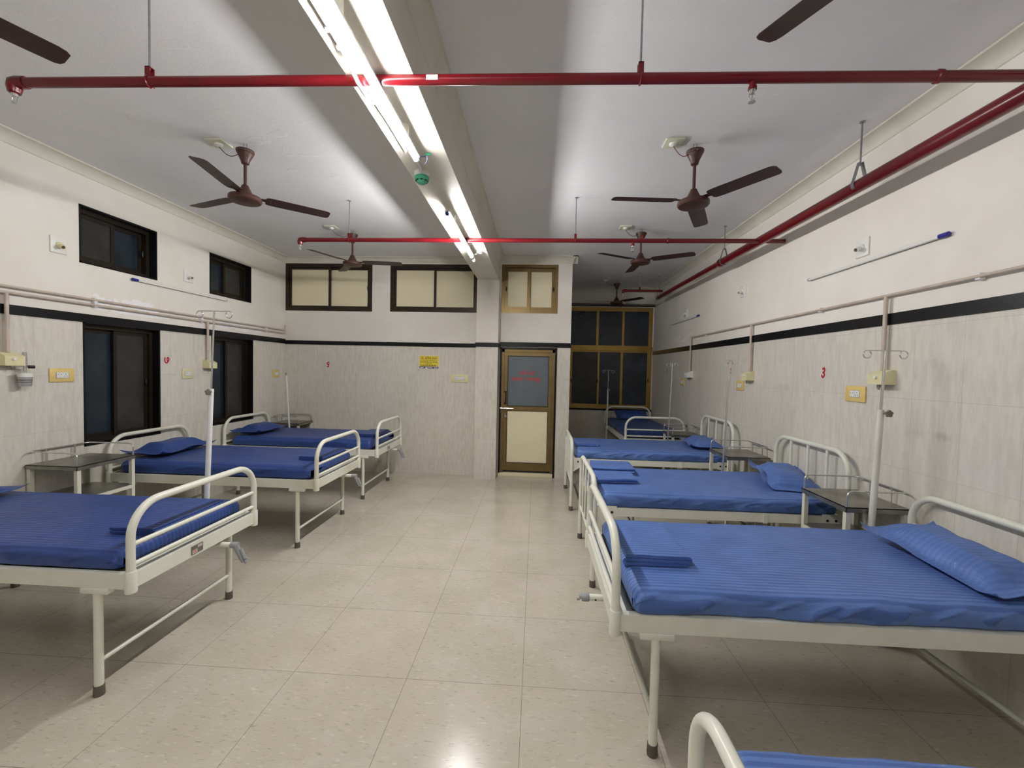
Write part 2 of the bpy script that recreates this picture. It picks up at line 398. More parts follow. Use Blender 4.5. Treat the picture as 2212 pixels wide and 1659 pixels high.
# ------------------------------------------------------------------ windows
def rect_frame(m, fn, a0, a1, z0, z1, w, d0, d1, wz=None):
    wz = wz or w
    for q in ((a0, a0+w, z0, z1), (a1-w, a1, z0, z1), (a0+w, a1-w, z0, z0+wz), (a0+w, a1-w, z1-wz, z1)):
        A = fn(q[0], q[2], d0); B = fn(q[1], q[3], d1)
        m.box(min(A[0], B[0]), max(A[0], B[0]), min(A[1], B[1]), max(A[1], B[1]), min(A[2], B[2]), max(A[2], B[2]))
def slab(m, fn, a0, a1, z0, z1, d0, d1):
    A = fn(a0, z0, d0); B = fn(a1, z1, d1)
    m.box(min(A[0], B[0]), max(A[0], B[0]), min(A[1], B[1]), max(A[1], B[1]), min(A[2], B[2]), max(A[2], B[2]))
fnL = lambda a, z, d: (XL-d, a, z)
wn = [0]
def window(holes, fn, rec, fw, sashes, mf, handles=(), loc=None):
    """sashes: list of (a0,a1,z0,z1,depth offset,glass material)"""
    wn[0] += 1; e = struct(empty('window_%d' % wn[0], loc or (0, 0, 0)))
    a0, a1, z0, z1 = holes
    def F(a, z, d):
        p = fn(a, z, d); return p if not loc else tuple(p[i]-loc[i] for i in range(3))
    m = MB(); rect_frame(m, F, a0, a1, z0, z1, fw, rec-.02, rec+.07); m.build('window_frame', mf, e, 0)
    for (s0, s1, t0, t1, dd, g, sw) in sashes:
        m = MB(); rect_frame(m, F, s0, s1, t0, t1, sw, rec+dd, rec+dd+.022); so = m.build('sash', mf, e, 0)
        m = MB(); slab(m, F, s0+sw, s1-sw, t0+sw, t1-sw, rec+dd+.008, rec+dd+.014); m.build('pane', g, so, 0)
    for (ha, hz, hd) in handles:
        m = MB(); c = F(ha, hz, rec+hd)
        n = F(ha, hz, rec+hd-1); n = Vector(n)-Vector(c)
        m.lathe([(.0, 0), (.011, .0), (.011, .006), (.006, .009), (0, .009)], (0, 0, 0), n)
        for v in m.bm.verts: v.co.z *= 3.2; v.co += Vector(c)
        m.build('handle', M_black, e)
    return e
def slide_win(h, open_first):
    a0, a1, z0, z1 = h; f = .035; mid = (a0+a1)/2; lip = .014
    h2 = (a0+lip, a1-lip, z0+lip, z1-lip)
    g = (M_glass_grey, M_glass_blue) if open_first else (M_glass_blue, M_glass_grey)
    s = [(a0+lip+f, mid+.02, z0+lip+f, z1-lip-f, .004 if open_first else .03, g[0], .032), (mid-.02, a1-lip-f, z0+lip+f, z1-lip-f, .03 if open_first else .004, g[1], .032)]
    return h2, s
for i, h in enumerate(holesL):
    h2, s = slide_win(h, i == 0)
    liner('trim_%d' % (13+i), *h, fnL)
    window(h2, fnL, .09, .035, s, M_bronze, handles=[(h[1]-.07, (h[2]+h[3])/2, -.004)], loc=(XL, (h[0]+h[1])/2, h[2]))
fnB = lambda a, z, d: (a, YB+d, z)
for (a0, a1, z0, z1) in [(-3.866, -2.505, 2.445, 3.165), (-2.23, -.88, 2.45, 3.165)]:
    mid = (a0+a1)/2; 
    s = [(a0+.055, mid+.022, z0+.05, z1-.055, -.004, M_creampanel, .034), (mid-.022, a1-.055, z0+.05, z1-.055, .016, M_creampanel, .034)]
    window((a0, a1, z0, z1), fnB, .03, .055, s, M_bronze2, handles=[(a0+.075, (z0+z1)/2, -.008), (a1-.075, (z0+z1)/2, -.0)], loc=(mid, YB, z0))
fnD = lambda a, z, d: (a, YD+d, z)
a0, a1, z0, z1 = (-.545, .295, 2.456, 3.175); mid = (a0+a1)/2-.01
window((a0, a1, z0, z1), fnD, .02, .045, [(a0+.045, mid+.022, z0+.045, z1-.05, -.004, M_creampanel, .05), (mid-.022, a1-.045, z0+.045, z1-.05, .016, M_creampanel, .05)],
       M_golddull, handles=[(a0+.07, (z0+z1)/2, -.008), (a1-.07, (z0+z1)/2, -.0)], loc=(mid, YD, z0))
# alcove window: six lights, gold frame
fnA = lambda a, z, d: (a, YA+d, z)
e = window((.56, 2.30, .87, 2.90), fnA, .02, .05,
       [(.62, 1.215, 2.12, 2.85, .0, M_glass_alcove, .022), (1.215, 1.725, 2.12, 2.85, .0, M_glass_alcove, .022), (1.725, 2.25, 2.12, 2.85, .0, M_glass_alcove, .022),
        (.61, .70, .92, 2.04, .02, M_glass_alcove, .02), (.69, 1.27, .92, 2.04, -.006, M_glass_grey, .035), (1.24, 1.72, .92, 2.04, .018, M_glass_alcove, .03), (1.70, 2.25, .92, 2.04, -.006, M_glass_alcove, .035)],
       M_gold, handles=[(.71, 1.42, -.012), (1.235, 1.42, -.012), (2.24, 1.45, -.012)], loc=(1.4, YA, .87))
m = MB(); m.box(.55-1.4, 2.31-1.4, -.012, .06, 2.04-.87, 2.12-.87); m.build('transom', M_gold, e, 0)
m = MB(); m.box(-.86, .92, -.05, .03, 2.05, 2.075); m.box(-.86, .92, -.07, -.05, 2.085, 2.095)
m.build('curtain_track', M_bronze2, e, 0)
m = MB(); m.box(.50, XR, YA-.012, YA+.0, .83, .868); struct(m.build('trim_17', M_black_gran, smooth=0))

# ------------------------------------------------------------------ door
d = struct(empty('door_1', (-.12, YD, 0)))
DX = -.12
def dbox(m, x0, x1, z0, z1, y0, y1, **k): m.box(x0-DX, x1-DX, y0, y1, z0, z1, **k)
m = MB(); dbox(m, -.545, -.520, .055, 1.94, -.012, .1); dbox(m, .275, .302, .0, 1.94, -.012, .1); dbox(m, -.545, .302, 1.92, 1.945, -.012, .1)
m.build('door_jamb', M_black_gran, d, 0)
m = MB(); dbox(m, -.520, -.478, .06, 1.918, .005, .055); dbox(m, .238, .275, .06, 1.918, .005, .055); dbox(m, -.520, .275, 1.875, 1.918, .005, .055)
m.build('door_frame', M_golddull, d, 0)
lf = MB(); dbox(lf, -.478, -.428, .09, 1.873, .012, .05, bev=.002); dbox(lf, .188, .238, .09, 1.873, .012, .05, bev=.002)
dbox(lf, -.428, .188, 1.823, 1.873, .012, .05); dbox(lf, -.428, .188, 1.0, 1.062, .012, .05); dbox(lf, -.428, .188, .09, .205, .012, .05)
lf = lf.build('door_leaf', M_golddull, d, 0)
m = MB(); dbox(m, -.428, .188, 1.062, 1.823, .028, .034); m.build('pane', M_greypanel, lf, 0)
m = MB(); rect_frame(m, lambda a, z, dd: (a-DX, dd, z), -.428, .188, 1.062, 1.823, .009, .014, .03); rect_frame(m, lambda a, z, dd: (a-DX, dd, z), -.428, .188, .205, 1.0, .008, .014, .03)
m.build('gasket', M_black, lf, 0)
m = MB(); dbox(m, -.428, .188, .205, 1.0, .024, .034); m.build('panel', M_creampanel, lf, 0)
m = MB(); m.tube([(-.447-DX, .012, 1.10), (-.447-DX, -.03, 1.105), (-.447-DX, -.035, 1.13), (-.447-DX, -.035, 1.25), (-.447-DX, -.03, 1.275), (-.447-DX, .012, 1.28)], .008, 8)
dbox(m, -.475, -.44, 1.09, 1.115, .006, .012); dbox(m, -.475, -.44, 1.265, 1.29, .006, .012)
m.build('door_handle', M_black, d)
m = MB(); m.tube([(-.53-DX, -.012, 1.032), (-.33-DX, -.012, 1.03)], .006, 8); m.tube([(-.43-DX, -.012, 1.03), (-.43-DX, -.03, 1.01)], .005, 8); dbox(m, -.47, -.40, 1.02, 1.045, -.004, .012)
dbox(m, -.53, -.505, 1.02, 1.045, -.015, .012)
m.build('door_bolt', M_chrome, d)
m = MB(); m.lathe([(.0, 0), (.022, 0), (.022, .02), (.018, .026), (0, .026)], (-.453-DX, .012, .91), (0, -1, 0)); m.tube([(-.462-DX, 0, .93), (-.462-DX, 0, .955), (-.453-DX, 0, .965), (-.444-DX, 0, .955), (-.444-DX, 0, .93)], .003, 6)
lk = m.build('padlock', M_chrome, d)
m = MB(); dbox(m, -.459, -.447, .895, .92, -.017, -.012); m.build('keyhole', M_black, lk, 0)
text('૨તી માટે', .078, M_redtext, d, frame_on_y(-.16-DX+.02, .026, 1.565), 'lettering', .0008, .0012)
m = MB(); m.tube([(-.082-.14-DX+.10, .026, 1.553), (-.108-.14-DX+.10, .026, 1.541)], .0028, 6); m.build('lettering', M_redtext, d)
text('સંડાસ / બાથરૂમ', .078, M_redtext, d, frame_on_y(-.15-DX, .026, 1.475), 'lettering', .0008, .0012)
m = MB(); m.box(-.545, .295, YD-.005, YD+.17, 0, .055, bev=.003); m.build('door_step', M_creampanel).__setitem__('kind', 'structure')
# dark backing behind door + storage behind cream panels
# ------------------------------------------------------------------ beds
def bow_pts(x, hw, zb, zt, r, n=7, z_end=None):
    fn = lambda y, z: (x, y, z)
    return [(x, -hw, zb)] + arc((-hw+r, zt-r), r, PI, PI/2, n, fn) + arc((hw-r, zt-r), r, PI/2, 0, n, fn) + [(x, hw, zb)]
def mattress(parent, lh, hw, z0, z1, seed, amp=.006, cloth='pale'):
    """rounded slab, swept along x, with sheet wrinkles on the sides"""
    m = MB(); bm = m.bm; r = (z1-z0)*.46; N = 110; rings = []
    sect = []
    zc = (z0+z1)/2; hh = (z1-z0)/2
    nt = 34
    for i in range(nt+1): sect.append((-hw+r + (2*hw-2*r)*i/nt, hh, 0))
    for i in range(1, 8): a = PI/2-PI/2*i/8; sect.append((hw-r+r*math.cos(a), hh-r+r*math.sin(a), i/8))
    for i in range(0, 4): sect.append((hw, (hh-r)*(1-2*i/3), 1))
    for i in range(1, 5): a = -PI/2*i/5; sect.append((hw-r*.5+r*.5*math.cos(a), -hh+r*.5+r*.5*math.sin(a), .6))
    for i in range(0, 9): sect.append((hw-r*.5-(2*hw-r)*i/8, -hh, 0))
    for i in range(1, 5): a = -PI/2-PI/2*i/5; sect.append((-hw+r*.5+r*.5*math.cos(a), -hh+r*.5+r*.5*math.sin(a), .6))
    for i in range(0, 4): sect.append((-hw, -(hh-r)*(1-2*i/3), 1))
    for i in range(1, 8): a = PI-PI/2*i/8; sect.append((-hw+r+r*math.cos(a), hh-r+r*math.sin(a), 1-i/8))
    # stations
    xs = [0, .002, .006, .012, .02, .03]
    xs = [-lh+v for v in xs] + [-lh+.04+(2*lh-.08)*i/N for i in range(N+1)] + [lh-v for v in xs[::-1]]
    so = Vector((seed*7.3, seed*3.1, seed*1.7))
    for x in xs:
        d = min(x+lh, lh-x); ins = 0
        if d < r: ins = r-math.sqrt(max(0, r*r-(r-d)**2))
        ring = []
        for (y, z, sd) in sect:
            yy = y-math.copysign(min(ins*.7, abs(y)), y) if abs(y) > 1e-6 else y
            zz = z-(ins if z > 0 else -ins*.3)*(.98 if abs(z) > 1e-4 else 0) if z > 0 else z+ins*.3
            zz = max(zz, -hh) if z > 0 else zz
            top = 1 if z > hh*.9 else 0
            p = Vector((x*2.2, y*2, z*5))+so
            n1 = noise.noise(p*1.6); q = Vector((x*5+z*14*math.copysign(1, y), y*1.5, z*9))+so
            n2 = 1-abs(noise.noise(q*1.3))*2
            sy = math.copysign(1, y)
            if z > -hh+.002:
                yy += sy*sd*(n1*amp*1.8+(n2*n2)*amp*1.1-amp*.4)
                zz += n1*.004*top + (noise.noise(Vector((x*7, y*9, seed)))*.0016)*top
                if z < 0: zz -= sd*amp*.6*max(0, n1+.1)
            ring.append(bm.verts.new((x, yy, zc+zz)))
        rings.append(ring)
    k = len(sect)
    for a, b_ in zip(rings, rings[1:]):
        for j in range(k): bm.faces.new((a[j], a[(j+1) % k], b_[(j+1) % k], b_[j]))
    bm.faces.new(rings[0][::-1]); bm.faces.new(rings[-1])
    bmesh.ops.remove_doubles(bm, verts=bm.verts, dist=1e-5)
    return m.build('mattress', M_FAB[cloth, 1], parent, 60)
def crank(parent, x, y, z, down=True):
    m = MB(); m.tube([(x+.14, y, z), (x-.055, y, z)], .0155, 14); c = m.build('crank', M_enamel, parent)
    m = MB(); m.lathe([(0, 0), (.0045, 0), (.0045, .001), (0, .001)], (x-.02, y-.0152, z-.004), (0, -1, 0), 10); m.build('screw_hole', M_black, c)
    m = MB()
    if down:
        dr = Vector((-.42, .0, -.9)).normalized()
        m.lathe([(0, -.008), (.017, -.008), (.019, 0), (.019, .034), (.017, .04), (0, .04)], (x-.05, y, z), (-1, 0, 0), 18)
        P = Vector((x-.072, y, z)); Q = P+dr*.115
        m.tube([P, P+dr*.03, P+dr*.09, Q], [.018, .017, .013, .010], 14)
        m.tube([P+dr*.028+Vector((-.02, 0, .004)), P+dr*.095+Vector((-.02, 0, .004))], .0105, 12)
        m.tube([P+dr*.098+Vector((-.02, 0, .004)), P+dr*.122+Vector((-.018, 0, .004))], .0110, 12)
    else:
        m.lathe([(0, 0), (.019, 0), (.020, .003), (.020, .032), (.018, .036), (.011, .037), (.011, .046), (.010, .048), (0, .048)], (x-.05, y, z), (-1, 0, 0), 18)
        m.tube([(x-.096, y, z-.012), (x-.11, y, z-.012)], .006, 10)
    m.build('crank_handle', M_greyplastic, c)
def bed_crank(name, loc, rz, label, L=1.92, hw=.4375, enamel=None, mz=.705, seed=1, crank_down=True, plate=True, mat_shift=0, mat_w=0, amp=.006, cloth='deep', group='hospital beds with horizontal end rails'):
    en = enamel or M_enamel
    t = tag(empty(name, loc, rz), label, 'bed', group); lh = L/2
    f = MB()
    f.box(-lh, lh, -hw-.012, -hw+.018, .532, .605); f.box(-lh, lh, hw-.018, hw+.012, .532, .605)
    f.box(-lh-.012, -lh+.012, -hw+.02, hw-.02, .532, .605); f.box(lh-.012, lh+.012, -hw+.02, hw-.02, .532, .605)
    f.box(-lh+.01, -lh+.05, -hw+.02, hw-.02, .598, .605)
    f.build('bed_frame', en, t, 0)
    m = MB(); m.box(-lh+.03, lh-.03, -hw+.018, hw-.018, .592, .603); m.box(-.02, .02, -hw+.018, hw-.018, .56, .592)
    m.build('bed_deck', M_steel_dark, t, 0)
    for sx in (-1, 1):
        for sy in (-1, 1):
            m = MB(); m.lathe([(.0, .515), (.024, .515), (.0245, .52), (.0245, .612), (.022, .618), (0, .618)], (sx*lh, sy*hw, 0)); m.build('corner_socket', en, t)
        m = MB(); m.tube(bow_pts(sx*lh, hw, .6, .93, .155, 9), .0185, 14); r = m.build('foot_rail' if sx < 0 else 'head_rail', en, t, 60)
        for zz in (.742, .645):
            m = MB(); m.tube([(sx*lh, -hw+.005, zz), (sx*lh, hw-.005, zz)], .0115, 12); m.build('crossbar', en, r)
        for sy in (-1, 1):
            lx = sx*(lh-.172); ly = sy*(hw-.005)
            m = MB(); m.lathe([(0, .02), (.0185, .02), (.0185, .535), (0, .535)], (lx, ly, 0), seg=16)
            lg = m.build('leg', en, t)
            m = MB(); m.box(lx-.07, lx+.07, ly-.014 if sy > 0 else ly-.022, ly+.022 if sy > 0 else ly+.014, .504, .531, bev=.004); m.build('mounting_plate', en, lg)
            m = MB(); m.lathe([(0, 0), (.0225, 0), (.023, .005), (.0215, .05), (0, .05)], (lx, ly, 0), seg=16); m.build('rubber_foot', M_rubber, lg)
        m = MB(); m.tube([(sx*(lh-.172), -hw+.02, .165), (sx*(lh-.172), hw-.02, .165)], .0115, 12); m.build('leg_brace', en, t)
    crank(t, -lh-.02, -.14, .505, crank_down)
    # under-bed linkage
    m = MB(); m.tube([(-lh+.1, -.14, .505), (-.05, -.14, .50)], .011, 10); m.tube([(-.05, -.3, .50), (-.05, .3, .50)], .012, 10); m.box(-.07, .6, -.16, -.13, .52, .55)
    m.build('crank_linkage', M_steel_dark, t)
    if plate:
        m = MB(); m.box(-lh-.0155, -lh-.012, -.03+.05, .05+.05, .545, .59); p = m.build('maker_plate', simple('plate_grey', S(120, 118, 112), .4, .3), t, 0)
        m = MB(); m.box(-lh-.0165, -lh-.0155, .062, .096, .548, .568); m.box(-lh-.0165, -lh-.0155, .026, .058, .572, .586); m.build('printed_panel', simple('plate_pink', S(206, 188, 178), .5), p, 0)
        r = Matrix(((0, 0, -1), (-1, 0, 0), (0, 1, 0))).to_4x4()
        text('CE', .02, M_redtext, p, Matrix.Translation((-lh-.0166, .08, .558)) @ r, 'lettering', .0003)
    mt = mattress(t, lh-.075, hw-.012+mat_w, .606, mz, seed, amp, cloth)
    mt.location = (mat_shift, 0, 0)
    return t
def bed_bars(name, loc, rz, label, L=1.80, hw=.46, seed=1, mz=.71):
    t = tag(empty(name, loc, rz), label, 'bed', 'hospital beds with vertical bar ends'); lh = L/2
    for sx, zt, r, nb in ((-1, .81, .13, 4), (1, 1.06, .15, 3)):
        e = MB(); e.tube(bow_pts(sx*lh, hw, .02, zt, r, 9), .0185, 14); er = e.build('foot_end' if sx < 0 else 'head_end', M_enamel, t, 60)
        zl = .31 if sx < 0 else .42
        m = MB(); m.tube([(sx*lh, -hw, zl), (sx*lh, hw, zl)], .0115, 12); m.build('crossbar', M_enamel, er)
        for i in range(nb):
            y = -hw+(2*hw)*(i+1)/(nb+1)
            m = MB(); m.tube([(sx*lh, y, zl), (sx*lh, y, zt-.005)], .009 if sx < 0 else .011, 10); m.build('bar', M_enamel, er)
        for sy in (-1, 1):
            m = MB(); m.lathe([(0, 0), (.023, 0), (.0235, .005), (.022, .05), (0, .05)], (sx*lh, sy*hw, 0), seg=16); m.build('rubber_foot', M_rubber, t)
            g = MB(); fn = lambda u, v, tt: (sx*(lh-.015)-sx*u, sy*(tt), v)
            g.prism([(0, .615), (.15, .615), (.15, .535), (.12, .53), (0, .45)], hw-.006, hw+.0005, fn); go = g.build('corner_gusset', M_enamel, t, 0)
            for k in (.055, .115):
                m = MB(); m.lathe([(0, 0), (.0095, 0), (.0095, .002), (0, .002)], (sx*(lh-.015)-sx*k, sy*(hw+.0005), .57), (0, sy, 0), 14); m.build('bolt_hole', M_black, go)
    f = MB(); f.box(-lh+.02, lh-.02, -hw+.001, -hw+.025, .54, .602); f.box(-lh+.02, lh-.02, hw-.025, hw-.001, .54, .602)
    f.box(-lh+.02, -lh+.045, -hw+.02, hw-.02, .545, .60); f.box(lh-.045, lh-.02, -hw+.02, hw-.02, .545, .60)
    f.build('bed_frame', M_enamel, t, 0)
    m = MB(); m.box(-lh+.04, lh-.04, -hw+.024, hw-.024, .59, .602); m.build('bed_deck', M_steel_dark, t, 0)
    m = MB()
    for sy in (-1, 1):
        m.box(lh-.58, lh-.55, sy*hw-.006, sy*hw+.006, .535, .605)
    m.build('hinge', M_enamel, t, 0)
    m = MB(); m.tube([(-lh+.3, -hw+.06, .54), (-lh+.3, -hw+.06, .46), (-lh+.3, hw-.06, .46), (-lh+.3, hw-.06, .54)], .008, 8); m.build('under_brace', M_steel_dark, t)
    m = MB(); m.tube([(.3, -hw+.06, .54), (.3, -hw+.06, .44), (.3, hw-.06, .44), (.3, hw-.06, .54)], .01, 8); m.build('under_brace', M_steel_dark, t)
    mt = mattress(t, lh-.05, hw-.01, .604, mz, seed, .009)
    return t
bed_crank('hospital_bed', (-1.9-.96, 2.31, 0), PI, 'cream steel hospital bed nearest the camera on the left, blue mattress, grey crank', seed=1, mz=.70)
bed_crank('hospital_bed', (-1.9-.96, 4.01, 0), PI, 'cream hospital bed with horizontal rails under the left windows, middle of the left row', seed=2, mz=.72, enamel=M_enamel2, plate=False)
bed_crank('hospital_bed', (-1.9-.96, 5.42, 0), PI, 'cream hospital bed in the back left corner, farthest of the left row', seed=3, mz=.72)
bed_crank('hospital_bed', (.355+.955, 2.20, 0), 0, 'large cream hospital bed on the right foreground with pillow and one folded sheet', L=1.91, seed=4, mz=.705, crank_down=False, plate=False, amp=.014, cloth='pale', mat_w=.012)
bed_bars('hospital_bed', (.425+.9, .60, 0), 0, 'cream bed cut off at the bottom right corner, only its foot bow and mattress seen', seed=5)
bed_bars('hospital_bed', (.457+.9, 3.61, 0), 0, 'cream bed with vertical bar ends carrying two folded sheets, second from right foreground', seed=6)
bed_bars('hospital_bed', (.435+.9, 5.335, 0), 0, 'cream bed with vertical bar ends and one thin folded sheet, third from right foreground', seed=7, hw=.455)
bed_crank('hospital_bed', (1.815, 6.5+.955, 0), PI/2, 'cream hospital bed standing lengthwise in the alcove with its head under the big window', L=1.91, hw=.435, seed=8, mz=.72, plate=False, crank_down=True)

# ------------------------------------------------------------------ pillows and folded sheets
def pillow(loc, rz, label, L=.64, W=.38, h=.085, seed=1, tilt=(0, 0), curl=.02):
    m = MB(); bm = m.bm; nu, nv = 44, 30; fl = .045
    top, bot = [], []
    so = Vector((seed*3.7, seed*1.9, 0))
    for i in range(nu+1):
        rt, rb = [], []
        for j in range(nv+1):
            u, v = -1+2*i/nu, -1+2*j/nv
            # pinched plan: corners stick out
            x = (L/2)*u*(1-.05*(1-v*v)*1); y = (W/2)*v*(1-.05*(1-u*u)*1)
            du = max(0, 1-abs(u)-fl/(L/2)); dv = max(0, 1-abs(v)-fl/(W/2))
            k = min(1, du*3.2)**.5*min(1, dv*2.4)**.5 if du > 0 and dv > 0 else 0
            n = noise.noise(Vector((x*9, y*9, 0))+so)
            edge = 1-min(1, k*3)
            lift = curl*edge*(.35+noise.noise(Vector((x*4, y*4, 5))+so)*1.4)+ (abs(u)**6*abs(v)**6)*curl*1.2
            zt = h*.72*k*(1+.12*n)+.0035+max(0, lift); zb = -h*.28*k+max(0, lift)
            rt.append((x, y, zt)); rb.append((x, y, zb))
        top.append(rt); bot.append(rb)
    zmin = 0
    T = [[bm.verts.new((p[0], p[1], p[2]+h*.30)) for p in r] for r in top]; B = [[bm.verts.new((p[0], p[1], p[2]+h*.30)) for p in r] for r in bot]
    for i in range(nu):
        for j in range(nv):
            bm.faces.new((T[i][j], T[i+1][j], T[i+1][j+1], T[i][j+1])); bm.faces.new((B[i][j], B[i][j+1], B[i+1][j+1], B[i+1][j]))
    for i in range(nu):
        bm.faces.new((T[i][0], B[i][0], B[i+1][0], T[i+1][0])); bm.faces.new((T[i][nv], T[i+1][nv], B[i+1][nv], B[i][nv]))
    for j in range(nv):
        bm.faces.new((T[0][j], T[0][j+1], B[0][j+1], B[0][j])); bm.faces.new((T[nu][j], B[nu][j], B[nu][j+1], T[nu][j+1]))
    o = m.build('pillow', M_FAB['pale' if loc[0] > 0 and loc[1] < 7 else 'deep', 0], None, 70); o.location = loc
    o.rotation_euler = (tilt[0], tilt[1], rz)
    return tag(o, label, 'pillow', 'blue pillows at the bed heads')
def folded(loc, rz, label, L=.45, W=.28, n=4, th=.009, seed=1):
    """serpentine folded cloth: layers stacked in z, folds on the +/-W sides"""
    m = MB(); bm = m.bm
    gap = th*1.08; path = []
    for k in range(n):
        z = th/2+k*gap; a, b_ = (-W/2, W/2) if k % 2 == 0 else (W/2, -W/2)
        ins = .004*((k*7+seed) % 3)
        for i in range(15): path.append((a*(1-ins)+(b_-a)*(1-ins)*i/14, z))
        if k < n-1:
            cx = b_*(1-ins); sg = 1 if b_ > 0 else -1
            for i in range(1, 5): t = PI*i/5; path.append((cx+sg*gap/2*math.sin(t), z+gap/2*(1-math.cos(t))))
    pts = [Vector(p).to_3d() for p in path]
    N = 26; rings = []
    for j in range(N+1):
        x = -L/2+L*j/N; ring = []
        for side in (1, -1):
            rng = range(len(path)) if side == 1 else range(len(path)-1, -1, -1)
            for i in rng:
                a = path[max(0, i-1)]; b_ = path[min(len(path)-1, i+1)]
                tx, tz = b_[0]-a[0], b_[1]-a[1]; l = math.hypot(tx, tz) or 1; nx, nz = -tz/l, tx/l
                y, z = path[i]; hgt = z
                nn = noise.noise(Vector((x*6, y*7+seed, seed*2.1)))
                wob = noise.noise(Vector((x*3+seed, 0, z*40)))*.008
                ring.append(bm.verts.new((x+(.006*noise.noise(Vector((0, y*5, z*90+seed)))) * (1 if abs(x) > L/2-.03 else 0), y+nx*th*.47*side+wob, z+nz*th*.47*side+max(0, nn*.006*(hgt/(n*gap))))))
        rings.append(ring)
    k = len(rings[0])
    for a, b_ in zip(rings, rings[1:]):
        for j in range(k): bm.faces.new((a[j], a[(j+1) % k], b_[(j+1) % k], b_[j]))
    for ring, rev in ((rings[0], False), (rings[-1], True)):
        h2 = k//2
        for i in range(h2-1):
            q = (ring[i], ring[i+1], ring[k-2-i], ring[k-1-i]); bm.faces.new(q if not rev else q[::-1])
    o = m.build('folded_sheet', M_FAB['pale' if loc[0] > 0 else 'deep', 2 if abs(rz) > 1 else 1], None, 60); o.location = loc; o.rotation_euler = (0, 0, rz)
    return tag(o, label, 'sheet', 'folded blue sheets on the beds')
H = PI/2
pillow((-3.64, 2.36, .702), H, 'blue pillow cut by the left photo edge, on the bed nearest on the left', seed=1)
pillow((-3.62, 4.01, .722), H+.05, 'plump blue pillow on the middle left bed beside the white drip pole', L=.70, W=.40, h=.11, seed=2, curl=.025)
pillow((-3.60, 5.33, .722), H, 'blue pillow on the bed in the back left corner', L=.62, W=.38, h=.11, seed=3, curl=.03)
pillow((2.06, 2.14, .708), H+.02, 'largest blue pillow on the right foreground bed, wide flat border', L=.70, W=.40, h=.12, seed=4, curl=.03, tilt=(0, -.06))
pillow((2.09, 3.64, .714), H-.25, 'blue pillow with a wavy border and raised corner on the second right bed', L=.62, W=.42, h=.12, seed=5, curl=.05, tilt=(0, -.1))
pillow((2.07, 5.34, .714), H-.12, 'blue pillow half hidden behind a steel table on the third right bed', L=.62, W=.40, h=.11, seed=6, curl=.02)
pillow((1.84, 8.20, .752), 0, 'dark blue pillow propped against the head rail of the alcove bed', L=.62, W=.38, h=.11, seed=7, curl=.02, tilt=(.38, 0))
folded((.585, 2.20, .708), H, 'folded striped blue sheet at the foot of the right foreground bed', L=.43, W=.29, n=3, th=.016, seed=1)
folded((.66, 3.56, .716), .03, 'lower flat folded blue sheet at the foot of the second right bed', L=.34, W=.26, n=3, th=.012, seed=2)
folded((.70, 3.865, .716), -.05, 'loosely folded blue sheet with open dark folds behind the flat one, second right bed', L=.36, W=.28, n=5, th=.011, seed=3)
folded((.63, 5.22, .716), H, 'thin folded blue sheet on the third right bed', L=.24, W=.28, n=3, th=.009, seed=4)
folded((-2.10, 2.33, .703), H, 'folded blue sheet behind the foot rail of the nearest left bed', L=.50, W=.24, n=4, th=.008, seed=5)
folded((-2.09, 4.06, .723), H, 'folded blue sheet at the foot of the middle left bed', L=.46, W=.22, n=4, th=.008, seed=6)
folded((-2.12, 5.45, .723), H, 'folded blue sheet at the foot of the back left corner bed', L=.44, W=.24, n=4, th=.008, seed=7)

